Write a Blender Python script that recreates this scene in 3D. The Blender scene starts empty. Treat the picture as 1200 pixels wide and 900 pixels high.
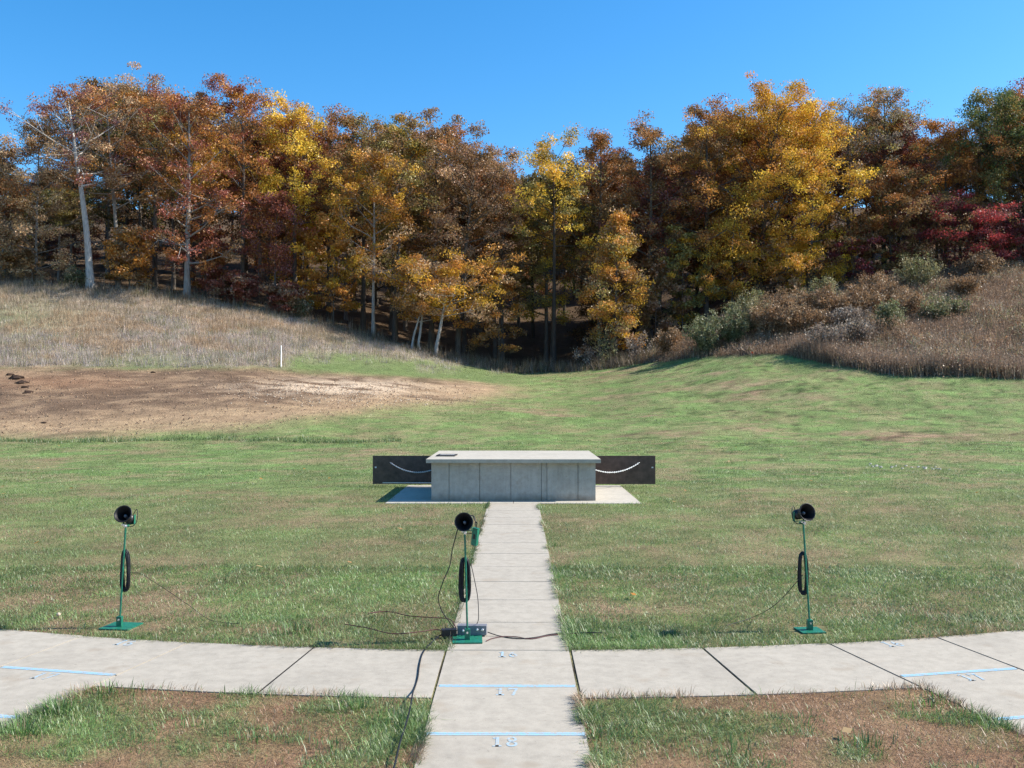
import bpy, bmesh, math, random
import numpy as np
from mathutils import Vector, Matrix

random.seed(7)
RNG = np.random.default_rng(7)
S = bpy.context.scene
COL = S.collection
R = math.radians
PI = math.pi

# ------------------------------------------------------------------ the survey of the site
# The path runs along +Y from the shooting stations to the trap house; X is across, Z up.
# Eye point, height and focal length were solved from the yard marks on the path.
CX, CZ, F = 0.07, 1.92, 1120.0
VX, HY = 606.0, 468.0


def along(px, py, d):
    """point at distance d down the range seen in direction (px, py)"""
    return Vector((CX + (px - VX) * d / F, d, CZ - (py - HY) * d / F))


def on_flat(px, py):
    d = CZ * F / (py - HY)
    return Vector((CX + (px - VX) * d / F, d, 0.0))


def hgt(py, d):
    return CZ - (py - HY) * d / F


# ------------------------------------------------------------------ numpy noise
def _hash(ix, iy, seed):
    h = (ix.astype(np.int64) * 374761393 + iy.astype(np.int64) * 668265263 + seed * 2246822519) & 0xFFFFFFFF
    h = ((h ^ (h >> 13)) * 1274126177) & 0xFFFFFFFF
    return ((h ^ (h >> 16)) & 0xFFFF) / 65535.0


def vnoise(x, y, seed=0):
    ix, iy = np.floor(x), np.floor(y)
    fx, fy = x - ix, y - iy
    fx = fx * fx * (3 - 2 * fx)
    fy = fy * fy * (3 - 2 * fy)
    a = _hash(ix, iy, seed); b = _hash(ix + 1, iy, seed)
    c = _hash(ix, iy + 1, seed); d = _hash(ix + 1, iy + 1, seed)
    return (a * (1 - fx) + b * fx) * (1 - fy) + (c * (1 - fx) + d * fx) * fy


def fbm(x, y, seed=0, octv=4):
    t, amp, s = 0.0, 0.5, 0.0
    for k in range(octv):
        t = t + amp * vnoise(x * 2 ** k + 17.3 * k, y * 2 ** k - 9.1 * k, seed + k)
        s += amp
        amp *= 0.5
    return t / s


def sstep(a, b, x):
    t = np.clip((x - a) / (b - a), 0, 1)
    return t * t * (3 - 2 * t)


# ------------------------------------------------------------------ terrain
# per bearing column: (distance, sight line row) pairs; the hill behind the woods keeps rising
COLS = {
    -500: [(26, None), (36, .45), (53, 'y424'), (62, 'y372'), (72, 'y326'), (85, 'y318'), (110, 'y298'), (150, 'y246')],
    0:    [(26, None), (36, .41), (53, 'y428'), (62, 'y374'), (72, 'y331'), (85, 'y323'), (110, 'y300'), (150, 'y246')],
    100:  [(26, None), (36, .42), (53, 'y431'), (62, 'y380'), (72, 'y337'), (85, 'y329'), (110, 'y302'), (150, 'y246')],
    200:  [(26, None), (36, .42), (53, 'y432'), (62, 'y387'), (72, 'y347'), (85, 'y339'), (110, 'y306'), (150, 'y240')],
    300:  [(26, None), (36, .42), (54, 'y432'), (62, 'y399'), (72, 'y363'), (85, 'y354'), (110, 'y316'), (150, 'y250')],
    420:  [(26, None), (36, .40), (56, 'y440'), (64, 'y414'), (72, 'y392'), (85, 'y381'), (110, 'y330'), (150, 'y250')],
    520:  [(26, None), (36, .36), (58, 'y446'), (66, 'y430'), (73, 'y420'), (85, 'y408'), (110, 'y345'), (150, 'y250')],
    600:  [(26, None), (36, .34), (46, 1.15), (58, 'y457'), (72, 'y437'), (85, 'y424'), (110, 'y352'), (150, 'y250')],
    700:  [(26, None), (36, .34), (46, 1.20), (58, 'y456'), (72, 'y434'), (85, 'y418'), (110, 'y348'), (150, 'y250')],
    800:  [(26, None), (36, .36), (46, 1.35), (56, 'y450'), (66, 'y423'), (76, 'y398'), (88, 'y376'), (110, 'y325'), (150, 'y245')],
    880:  [(26, None), (36, .38), (46, 1.45), (61, 'y416'), (69, 'y378'), (78, 'y355'), (90, 'y345'), (110, 'y312'), (150, 'y245')],
    960:  [(26, None), (36, .40), (46, 1.6), (57, 'y428'), (66, 'y376'), (76, 'y345'), (90, 'y335'), (110, 'y306'), (150, 'y245')],
    1040: [(26, None), (36, .40), (46, 1.75), (53, 'y441'), (62, 'y384'), (76, 'y332'), (90, 'y323'), (110, 'y300'), (150, 'y240')],
    1200: [(26, None), (36, .40), (44, 1.6), (50, 'y447'), (58, 'y392'), (76, 'y312'), (90, 'y304'), (110, 'y288'), (150, 'y235')],
    1700: [(26, None), (36, .40), (44, 1.6), (49, 'y452'), (58, 'y385'), (76, 'y285'), (90, 'y280'), (110, 'y265'), (150, 'y225')],
}
_ZT = np.arange(-30.0, 420.0, 0.5)
_UT = np.arange(-560, 1760, 20.0)
_cols = sorted(COLS)
_tab = []
for c in _cols:
    zs, hs = [-400.0, 20.0], [0.0, 0.0]
    for d, v in COLS[c]:
        zs.append(d)
        hs.append(0.0 if v is None else (hgt(float(v[1:]), d) if isinstance(v, str) else v))
    zs += [230.0, 300.0, 500.0]
    hs += [hs[-1] + 9, hs[-1] + 12, hs[-1] + 12]
    _tab.append(np.interp(_ZT, zs, hs))
_tab = np.array(_tab)
_T = np.array([np.interp(_UT, _cols, _tab[:, k]) for k in range(len(_ZT))]).T
kz = np.exp(-0.5 * (np.arange(-8, 9) / 2.6) ** 2); kz /= kz.sum()
_T = np.array([np.convolve(np.pad(r_, 8, mode='edge'), kz, 'valid') for r_ in _T])
ku = np.exp(-0.5 * (np.arange(-4, 5) / 1.6) ** 2); ku /= ku.sum()
_T = np.array([np.convolve(np.pad(r_, 4, mode='edge'), ku, 'valid') for r_ in _T.T]).T


def bearing(X, Y):
    return VX + F * (np.asarray(X) - CX) / np.maximum(np.asarray(Y), 4.0)


def ground(X, Y):
    X = np.asarray(X, float); Y = np.asarray(Y, float)
    u = np.clip((bearing(X, Y) - _UT[0]) / 20.0, 0, len(_UT) - 1.001)
    z = np.clip((Y - _ZT[0]) / 0.5, 0, len(_ZT) - 1.001)
    iu, iz = u.astype(int), z.astype(int)
    fu, fz = u - iu, z - iz
    h = (_T[iu, iz] * (1 - fu) + _T[iu + 1, iz] * fu) * (1 - fz) + (_T[iu, iz + 1] * (1 - fu) + _T[iu + 1, iz + 1] * fu) * fz
    rough = sstep(23, 40, Y)
    h = h + rough * ((fbm(X * .25, Y * .25, 3) - .5) * .35 + (fbm(X * 1.1, Y * 1.1, 5) - .5) * .12)
    return h


def dist_on(px, py, d0=30.0, d1=80.0):
    """distance at which the ground meets the sight line (px, py)"""
    d = np.arange(d0, d1, .1)
    row = HY - (ground(CX + (px - VX) * d / F, d) - CZ) * F / d
    i = np.argmax(row <= py)
    return float(d[i])


def g1(x, y):
    return float(ground(np.array([x]), np.array([y]))[0])


# rows of the zone edges by bearing
def edge(tab, u):
    k = sorted(tab)
    return np.interp(u, k, [tab[i] for i in k])


DIRT_LOW = {-500: 545, 0: 515, 150: 507, 300: 498, 420: 485, 520: 474, 600: 464, 660: 456}
DIRT_UP = {-500: 425, 0: 429, 150: 431, 300: 431, 420: 438, 480: 442, 560: 448, 660: 457}
WOOD = {-500: 71, 0: 72, 300: 72, 420: 72, 520: 73, 640: 72, 740: 70, 800: 72, 880: 77, 960: 77, 1040: 77, 1200: 77, 1700: 77}   # distance of the wood's edge
BANKFOOT = {700: 74, 780: 66.5, 820: 64, 880: 61.0, 920: 59.5, 960: 57, 1000: 54.5, 1060: 52.3, 1200: 50, 1700: 48}    # distance of the bank's foot


def zones(X, Y):
    """masks: dirt, hill (dry grass), bank, wood"""
    X = np.asarray(X, float); Y = np.asarray(Y, float)
    u = bearing(X, Y)
    h = ground(X, Y)
    row = HY - (h - CZ) * F / np.maximum(Y, 4)
    wob = (fbm(X * .35, Y * .35, 11) - .5) * 9
    far = sstep(26, 29, Y)
    dl, du = edge(DIRT_LOW, u), edge(DIRT_UP, u)
    dirt = sstep(dl + 13, dl - 12, row + wob * 1.6) * sstep(du - 5, du + 6, row + wob * .8) * sstep(680, 560, u + wob * 4) * far
    wz = edge(WOOD, u)
    wood = sstep(wz - .5, wz + 1.5, Y + wob * .1)
    hill = sstep(du + 2, du - 4, row + wob * .6) * (1 - wood) * sstep(640, 560, u) * far * (Y > 45)
    bz = edge(BANKFOOT, u)
    bank = sstep(bz - .3, bz + .6, Y + wob * .06) * (1 - wood) * sstep(690, 720, u)
    return dict(u=u, row=row, h=h, dirt=dirt, wood=wood, hill=hill, bank=bank)


# trap field arc
PIV, R16, HALFW = 21.40, 14.08, 0.47
ST = R(12.2)


def polar(r, th):
    return np.array([r * math.sin(th), PIV - r * math.cos(th)])


def in_pave(X, Y, grow=0.0):
    """mask of the concrete: path, arc walk, station paths, pad"""
    X = np.asarray(X, float); Y = np.asarray(Y, float)
    m = (np.abs(X) < HALFW + grow) & (Y < 17.7)
    m |= (np.abs(X) < 2.36 + grow) & (Y > 17.6 - grow) & (Y < 21.3 + grow)
    r = np.hypot(X, PIV - Y); th = np.arctan2(X, PIV - Y)
    m |= (r > R16 - grow) & (r < R16 + 1.17 + grow) & (np.abs(th) < 0.55) & (Y < 14)
    for k in (-2, -1, 1, 2):
        a = k * ST
        lx = X * math.cos(a) - (PIV - Y) * math.sin(a)
        lr = X * math.sin(a) + (PIV - Y) * math.cos(a)
        m |= (np.abs(lx) < HALFW + grow) & (lr > R16 - grow) & (lr < R16 + 12)
    return m


# ------------------------------------------------------------------ mesh helpers
def tag(o, label=None, cat=None, group=None, kind=None):
    if label: o['label'] = label
    if cat: o['category'] = cat
    if group: o['group'] = group
    if kind: o['kind'] = kind
    return o


def link_mesh(name, verts, faces_list, mat, parent=None, cols=None, smooth=False):
    """verts (N,3); faces_list: list of int arrays (M,k)"""
    me = bpy.data.meshes.new(name)
    verts = np.asarray(verts, np.float32)
    me.vertices.add(len(verts))
    me.vertices.foreach_set('co', verts.ravel())
    loops = np.concatenate([f.ravel() for f in faces_list]).astype(np.int32)
    sizes = np.concatenate([np.full(len(f), f.shape[1], np.int32) for f in faces_list])
    starts = np.concatenate([[0], np.cumsum(sizes)[:-1]]).astype(np.int32)
    me.loops.add(len(loops))
    me.loops.foreach_set('vertex_index', loops)
    me.polygons.add(len(sizes))
    me.polygons.foreach_set('loop_start', starts)
    me.polygons.foreach_set('loop_total', sizes)
    if smooth:
        me.polygons.foreach_set('use_smooth', np.ones(len(sizes), bool))
    if cols is not None:
        a = me.color_attributes.new('Col', 'FLOAT_COLOR', 'POINT')
        c4 = np.ones((len(verts), 4), np.float32)
        c4[:, :3] = cols
        a.data.foreach_set('color', c4.ravel())
    me.update(calc_edges=True)
    if mat: me.materials.append(mat)
    o = bpy.data.objects.new(name, me)
    COL.objects.link(o)
    if parent: o.parent = parent
    return o


def empty(name, loc, rz=0.0):
    e = bpy.data.objects.new(name, None)
    e.location = loc
    e.rotation_euler = (0, 0, rz)
    e.empty_display_size = .2
    COL.objects.link(e)
    return e


def obj(name, bm, mat, parent=None, smooth=False, bevel=0.0, loc=None, rot=None):
    if bevel > 0:
        es = [e for e in bm.edges if len(e.link_faces) == 2 and e.calc_face_angle(0) > .5]
        bmesh.ops.bevel(bm, geom=es, offset=bevel, segments=2, affect='EDGES', profile=.6, clamp_overlap=True)
    me = bpy.data.meshes.new(name)
    bm.to_mesh(me); bm.free()
    if smooth:
        me.polygons.foreach_set('use_smooth', np.ones(len(me.polygons), bool))
    me.materials.append(mat)
    o = bpy.data.objects.new(name, me)
    COL.objects.link(o)
    if loc: o.location = loc
    if rot: o.rotation_euler = rot
    if parent: o.parent = parent
    return o


def box(bm, x0, x1, y0, y1, z0, z1, M=None):
    v = [bm.verts.new(p) for p in ((x0, y0, z0), (x1, y0, z0), (x1, y1, z0), (x0, y1, z0), (x0, y0, z1), (x1, y0, z1), (x1, y1, z1), (x0, y1, z1))]
    for f in ((3, 2, 1, 0), (4, 5, 6, 7), (0, 1, 5, 4), (1, 2, 6, 5), (2, 3, 7, 6), (3, 0, 4, 7)):
        bm.faces.new([v[i] for i in f])
    if M is not None:
        for q in v: q.co = M @ q.co
    return bm


def prism(bm, poly, z0, z1):
    lo = [bm.verts.new((p[0], p[1], z0)) for p in poly]
    hi = [bm.verts.new((p[0], p[1], z1)) for p in poly]
    n = len(poly)
    bm.faces.new(hi)
    bm.faces.new(lo[::-1])
    for i in range(n):
        j = (i + 1) % n
        bm.faces.new((lo[i], lo[j], hi[j], hi[i]))
    return bm


def lathe(bm, prof, seg=28, M=None, caps=(False, False)):
    """prof: (axial, radius) along local -Y"""
    rings = []
    for a, r in prof:
        ring = [bm.verts.new((r * math.cos(2 * PI * k / seg), a, r * math.sin(2 * PI * k / seg))) for k in range(seg)]
        rings.append(ring)
    for A, B in zip(rings, rings[1:]):
        for k in range(seg):
            j = (k + 1) % seg
            bm.faces.new((A[k], A[j], B[j], B[k]))
    if caps[0]: bm.faces.new(rings[0])
    if caps[1]: bm.faces.new(rings[-1][::-1])
    if M is not None:
        for ring in rings:
            for v in ring: v.co = M @ v.co
    return bm


def tube_arrays(pts, rad, seg=6):
    pts = np.asarray(pts, float); n = len(pts)
    rad = np.broadcast_to(np.asarray(rad, float), (n,))
    tan = np.gradient(pts, axis=0)
    tan /= np.linalg.norm(tan, axis=1)[:, None] + 1e-9
    ref = np.array([0.31, 0.95, 0.08]) if abs(tan[0, 1]) < .9 else np.array([1.0, 0.1, 0.1])
    a = np.cross(tan, ref); a /= np.linalg.norm(a, axis=1)[:, None] + 1e-9
    b = np.cross(tan, a)
    ang = np.arange(seg) * 2 * PI / seg
    V = pts[:, None, :] + rad[:, None, None] * (np.cos(ang)[None, :, None] * a[:, None, :] + np.sin(ang)[None, :, None] * b[:, None, :])
    i = np.arange(n - 1)[:, None] * seg; k = np.arange(seg)[None, :]; k2 = (k + 1) % seg
    Fq = np.stack([i + k, i + k2, i + seg + k2, i + seg + k], -1).reshape(-1, 4)
    return V.reshape(-1, 3), Fq


def tubes(name, lines, mat, parent=None, seg=6):
    Vs, Fs, off = [], [], 0
    for pts, rad in lines:
        v, f = tube_arrays(pts, rad, seg)
        Vs.append(v); Fs.append(f + off); off += len(v)
    return link_mesh(name, np.concatenate(Vs), [np.concatenate(Fs)], mat, parent, smooth=True)


def spline(pts, n=8):
    """Catmull-Rom through pts"""
    P = [np.array(p, float) for p in pts]
    P = [2 * P[0] - P[1]] + P + [2 * P[-1] - P[-2]]
    out = []
    for i in range(1, len(P) - 2):
        for t in np.linspace(0, 1, n, endpoint=False):
            a, b, c, d = P[i - 1], P[i], P[i + 1], P[i + 2]
            out.append(.5 * ((2 * b) + (c - a) * t + (2 * a - 5 * b + 4 * c - d) * t * t + (3 * b - a - 3 * c + d) * t ** 3))
    out.append(P[-2])
    return np.array(out)


# ------------------------------------------------------------------ materials
class NT:
    def __init__(self, name):
        m = bpy.data.materials.new(name); m.use_nodes = True
        self.m, self.t = m, m.node_tree
        self.t.nodes.clear()
        self.out = self.n('ShaderNodeOutputMaterial')

    def n(self, typ, **kw):
        nd = self.t.nodes.new(typ)
        for k, v in kw.items(): setattr(nd, k, v)
        return nd

    def l(self, a, b): self.t.links.new(a, b)

    def noise(self, scale, detail=4, rough=.6, coord=None):
        nz = self.n('ShaderNodeTexNoise')
        nz.inputs['Scale'].default_value = scale
        nz.inputs['Detail'].default_value = detail
        nz.inputs['Roughness'].default_value = rough
        if coord is not None: self.l(coord, nz.inputs['Vector'])
        return nz.outputs['Fac']

    def ramp(self, fac, stops):
        r = self.n('ShaderNodeValToRGB')
        e = r.color_ramp.elements
        while len(e) < len(stops): e.new(.5)
        for q, (p, c) in zip(e, stops):
            q.position = p
            q.color = (c if isinstance(c, tuple) else (c, c, c)) + (1,)
        self.l(fac, r.inputs['Fac'])
        return r.outputs['Color']

    def mul(self, a, b, fac=1.0, mode='MULTIPLY'):
        m = self.n('ShaderNodeMix', data_type='RGBA', blend_type=mode)
        m.inputs['Factor'].default_value = fac
        for s, v in ((m.inputs[6], a), (m.inputs[7], b)):
            if isinstance(v, tuple): s.default_value = v + (1,)
            else: self.l(v, s)
        return m.outputs[2]

    def bump(self, h, strength, dist):
        b = self.n('ShaderNodeBump')
        b.inputs['Strength'].default_value = strength
        b.inputs['Distance'].default_value = dist
        self.l(h, b.inputs['Height'])
        return b.outputs['Normal']

    def principled(self, col, rough=.6, spec=.3, metal=0.0, normal=None):
        p = self.n('ShaderNodeBsdfPrincipled')
        if isinstance(col, tuple): p.inputs['Base Color'].default_value = col + (1,)
        else: self.l(col, p.inputs['Base Color'])
        if isinstance(rough, float): p.inputs['Roughness'].default_value = rough
        else: self.l(rough, p.inputs['Roughness'])
        p.inputs['Specular IOR Level'].default_value = spec
        p.inputs['Metallic'].default_value = metal
        if normal is not None: self.l(normal, p.inputs['Normal'])
        self.l(p.outputs[0], self.out.inputs['Surface'])
        return self.m


def coord_obj(N):
    return N.n('ShaderNodeNewGeometry').outputs['Position']


def mat_concrete(name, base, stain=.25, streaks=False):
    N = NT(name)
    P = coord_obj(N)
    c = N.mul(base, N.ramp(N.noise(1.1, 5, .65, P), [(.25, .86), (.5, 1.0), (.75, 1.04)]), .9)
    c = N.mul(c, N.ramp(N.noise(9, 6, .7, P), [(.3, .82), (.6, 1.05)]), .9)
    if streaks:
        mp = N.n('ShaderNodeMapping'); mp.inputs['Scale'].default_value = (9, 9, .7)
        N.l(P, mp.inputs['Vector'])
        c = N.mul(c, N.ramp(N.noise(1.0, 5, .7, mp.outputs[0]), [(.30, .76), (.50, 1.0), (.75, 1.06)]), .6)
        sx = N.n('ShaderNodeSeparateXYZ'); N.l(P, sx.inputs[0])
        ad = N.n('ShaderNodeMath', operation='ADD'); N.l(sx.outputs[2], ad.inputs[0])
        m3 = N.n('ShaderNodeMath', operation='MULTIPLY'); N.l(N.noise(6, 4, .6, P), m3.inputs[0]); m3.inputs[1].default_value = .22
        N.l(m3.outputs[0], ad.inputs[1])
        c = N.mul(c, N.ramp(ad.outputs[0], [(.12, (.60, .52, .44)), (.26, (1.0, 1.0, 1.0))]), .8)
    c = N.mul(c, N.ramp(N.noise(230, 2, .5, P), [(.3, .84), (.65, 1.06)]), .8)
    st = N.ramp(N.noise(3.1, 3, .5, P), [(.60, 0.0), (.72, 1.0)])
    mx = N.n('ShaderNodeMix', data_type='RGBA')
    mm = N.n('ShaderNodeMath', operation='MULTIPLY'); mm.inputs[1].default_value = stain
    N.l(st, mm.inputs[0]); N.l(mm.outputs[0], mx.inputs['Factor'])
    N.l(c, mx.inputs[6]); mx.inputs[7].default_value = tuple(b * k for b, k in zip(base, (.74, .66, .58))) + (1,)
    sp = N.ramp(N.noise(38, 2, .4, P), [(.70, 1.0), (.76, .62)])
    c = N.mul(mx.outputs[2], sp, .7)
    return N.principled(c, .85, .2, normal=N.bump(N.noise(160, 3, .6, P), .25, .004))


def mat_plain(name, col, rough=.5, spec=.4, metal=0.0, var=.18, scale=30):
    N = NT(name)
    P = coord_obj(N)
    c = N.mul(col, N.ramp(N.noise(scale, 4, .65, P), [(.3, 1 - var), (.7, 1 + var * .5)]))
    return N.principled(c, rough, spec, metal, normal=N.bump(N.noise(scale * 6, 2, .5, P), .08, .002))


def mat_leaf(name, trans=.45, objcol=False, gloss=.04, rough=.45):
    N = NT(name)
    a = N.n('ShaderNodeAttribute', attribute_name='Col').outputs['Color']
    if objcol:
        a = N.mul(a, N.n('ShaderNodeObjectInfo').outputs['Color'])
    d = N.n('ShaderNodeBsdfDiffuse'); N.l(a, d.inputs['Color'])
    t = N.n('ShaderNodeBsdfTranslucent'); N.l(a, t.inputs['Color'])
    mx = N.n('ShaderNodeMixShader'); mx.inputs[0].default_value = trans
    N.l(d.outputs[0], mx.inputs[1]); N.l(t.outputs[0], mx.inputs[2])
    g = N.n('ShaderNodeBsdfGlossy'); g.inputs['Roughness'].default_value = rough
    g.inputs['Color'].default_value = (1, 1, 1, 1)
    m2 = N.n('ShaderNodeMixShader'); m2.inputs[0].default_value = gloss
    N.l(mx.outputs[0], m2.inputs[1]); N.l(g.outputs[0], m2.inputs[2])
    N.l(m2.outputs[0], N.out.inputs['Surface'])
    return N.m


def mat_ground():
    N = NT('soil_and_turf')
    P = coord_obj(N)
    a = N.n('ShaderNodeAttribute', attribute_name='Col').outputs['Color']
    c = N.mul(a, N.ramp(N.noise(2.2, 6, .7, P), [(.25, .62), (.5, 1.0), (.75, 1.3)]))
    c = N.mul(c, N.ramp(N.noise(14, 5, .75, P), [(.25, .55), (.5, 1.0), (.8, 1.4)]), .9)
    c = N.mul(c, N.ramp(N.noise(70, 3, .7, P), [(.25, .6), (.5, 1.0), (.8, 1.4)]), .8)
    return N.principled(c, .95, .1, normal=N.bump(N.noise(9, 6, .75, P), .7, .09))


def mat_bark(name):
    N = NT(name)
    tc = N.n('ShaderNodeTexCoord').outputs['Object']
    mp = N.n('ShaderNodeMapping'); mp.inputs['Scale'].default_value = (5, 5, .7)
    N.l(tc, mp.inputs['Vector'])
    nz = N.noise(3.0, 5, .7, mp.outputs[0])
    c = N.mul(N.n('ShaderNodeObjectInfo').outputs['Color'], N.ramp(nz, [(.3, .45), (.55, 1.0), (.75, 1.25)]))
    return N.principled(c, .9, .15, normal=N.bump(nz, .6, .05))


M_WALK = mat_concrete('walk_concrete', (.385, .343, .278), .42)
M_WALL = mat_concrete('cast_concrete', (.42, .39, .34), .55, True)
M_ROOF = mat_concrete('roof_concrete', (.44, .40, .33), .25)
M_PAINT = mat_plain('blue_marking_paint', (.24, .50, .72), .75, .2, var=.3, scale=60)
M_STEEL = mat_plain('rusty_dark_steel', (.105, .067, .050), .6, .35, 0.0, .5, 6)
M_GALV = mat_plain('galvanised_steel', (.55, .57, .60), .42, .5, .55, .12, 20)
M_CHAIN = mat_plain('bright_chain', (.78, .78, .76), .4, .5, .35, .1, 60)
M_GREEN = mat_plain('green_enamel', (.014, .165, .100), .42, .45, 0.0, .45, 45)
M_BLACK = mat_plain('black_plastic', (.014, .013, .015), .42, .45, 0.0, .2, 25)
M_INNER = mat_plain('horn_inner_black', (.006, .006, .007), .6, .3, 0.0, .2, 25)
M_RUBBER = mat_plain('black_rubber', (.012, .012, .015), .55, .35, 0.0, .2, 40)
M_REDCORD = mat_plain('dull_red_cord', (.10, .03, .03), .55, .35, 0.0, .2, 40)
M_GREYBOX = mat_plain('grey_box_paint', (.20, .20, .215), .5, .45, .1, .15, 30)
M_CHROME = mat_plain('bright_knob', (.75, .75, .77), .25, .6, .8, .05, 40)
M_WHITE = mat_plain('white_stake_paint', (.80, .80, .78), .6, .3, 0.0, .08, 8)
M_RED = mat_plain('orange_flag', (.75, .10, .03), .6, .3, 0.0, .1, 30)
M_PLAQ = mat_plain('plaque_black', (.02, .02, .022), .4, .5, 0.0, .2, 30)
M_PLAQT = mat_plain('plaque_worn_letters', (.34, .33, .31), .6, .3, 0.0, .4, 90)
M_STONE = mat_plain('pale_stone', (.50, .40, .29), .8, .2, 0.0, .2, 60)
M_CLOD = mat_plain('dark_clod', (.055, .035, .025), .95, .1, 0.0, .4, 9)
M_GROUND = mat_ground()
M_GRASS = mat_leaf('grass_blades', .38, gloss=.035, rough=.45)
M_DRY = mat_leaf('dry_grass_blades', .35, gloss=.02)
M_LEAF = mat_leaf('autumn_leaves', .36, objcol=True, gloss=.025)
M_BARK = mat_bark('bark')

# ------------------------------------------------------------------ camera, sun, sky
cam = bpy.data.cameras.new('camera')
cam.sensor_fit = 'HORIZONTAL'; cam.sensor_width = 36.0; cam.lens = 36.0 * F / 1200.0
cam.clip_start = .05; cam.clip_end = 3000
co = bpy.data.objects.new('camera', cam); COL.objects.link(co)
co.location = (CX, 0, CZ)
co.rotation_euler = (R(90) + math.atan(18 / F), 0, math.atan(6.0 / F))
S.camera = co

SUN_EL, SUN_AZ = R(40), R(84)          # azimuth clockwise from +Y: the sun stands to the right, a little behind the trap house
sv = Vector((math.cos(SUN_EL) * math.sin(SUN_AZ), math.cos(SUN_EL) * math.cos(SUN_AZ), math.sin(SUN_EL)))
sl = bpy.data.lights.new('sun', 'SUN')
sl.energy = 5.0; sl.angle = R(.53); sl.color = (1.0, .945, .86)
so = bpy.data.objects.new('sun', sl); COL.objects.link(so)
so.rotation_euler = sv.to_track_quat('Z', 'Y').to_euler()
so.location = (60, 10, 60)

W = bpy.data.worlds.new('World'); S.world = W; W.use_nodes = True
wt = W.node_tree; wt.nodes.clear()
wo = wt.nodes.new('ShaderNodeOutputWorld'); bg = wt.nodes.new('ShaderNodeBackground')
sk = wt.nodes.new('ShaderNodeTexSky'); sk.sky_type = 'NISHITA'; sk.sun_disc = False
sk.sun_elevation = SUN_EL; sk.sun_rotation = SUN_AZ
sk.altitude = 300; sk.air_density = 1.0; sk.dust_density = .7; sk.ozone_density = 4.0
bg.inputs['Strength'].default_value = .132
hs = wt.nodes.new('ShaderNodeHueSaturation'); hs.inputs['Saturation'].default_value = 1.32; hs.inputs['Hue'].default_value = .496
wt.links.new(sk.outputs[0], hs.inputs['Color']); wt.links.new(hs.outputs[0], bg.inputs['Color']); wt.links.new(bg.outputs[0], wo.inputs['Surface'])

S.view_settings.view_transform = 'Standard'; S.view_settings.look = 'None'
S.view_settings.exposure = 0.85; S.view_settings.gamma = 1.0; S.view_settings.use_curve_mapping = False
S.render.engine = 'CYCLES'
S.cycles.max_bounces = 6; S.cycles.diffuse_bounces = 3; S.cycles.glossy_bounces = 2
S.cycles.transmission_bounces = 3; S.cycles.transparent_max_bounces = 4
S.cycles.caustics_reflective = False; S.cycles.caustics_refractive = False
S.cycles.use_denoising = True
S.cycles.denoising_input_passes = 'RGB_ALBEDO_NORMAL'; S.cycles.denoising_prefilter = 'NONE'
S.cycles.use_adaptive_sampling = True; S.cycles.adaptive_threshold = .02
S.cycles.sample_clamp_indirect = 4.0

# ------------------------------------------------------------------ ground colours
GREEN = np.array((.138, .200, .066)); LUSH = np.array((.085, .170, .040)); STRAW = np.array((.33, .25, .15))
THATCH = np.array((.28, .175, .11)); SOIL = np.array((.15, .11, .075)); YGREEN = np.array((.165, .185, .072))


def straw_prob(X, Y):
    """share of dead grass in the lawn, 0..1"""
    n = fbm(X * .5, Y * .6, 21, 3) * .34 + fbm(X * 2.1, Y * 2.1, 31, 3) * .36 + fbm(X * 7, Y * 6, 33, 2) * .30
    p = sstep(.44, .64, n) * .56 + .05
    r = np.hypot(X, PIV - Y)
    # the strip in front of the arc walk is thin; the islands behind it are mostly dead with green clumps
    strip = sstep(11.0, 8.6, Y) * (r < R16)
    n3 = fbm(X * 2.6, Y * 2.6, 35, 3)
    p = np.clip(p + .30 * strip * sstep(.38, .56, n3), 0, 1)
    isl = (r > R16 + 1.0) & (Y < 7.5)
    n2 = fbm(X * 1.5 + 5, Y * 1.9, 41, 4) * .6 + fbm(X * 4.2, Y * 5, 45, 2) * .4
    p = np.where(isl, np.clip(.14 + .85 * sstep(.35, .46, n2), 0, .97), p)
    # lush strips hugging the central path on the right, a lush patch left of it in front
    lush = np.exp(-((X - 1.0) / .65) ** 2 - ((Y - 7.75) / .30) ** 2) + np.exp(-((X + .62) / .40) ** 2 - ((Y - 5.75) / .35) ** 2) \
        + np.exp(-((X - .80) / .35) ** 2 - ((Y - 5.6) / .35) ** 2) + np.exp(-((X + 2.75) / .5) ** 2 - ((Y - 5.85) / .3) ** 2)
    return np.clip(p - .8 * lush, 0.02, 1)


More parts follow.
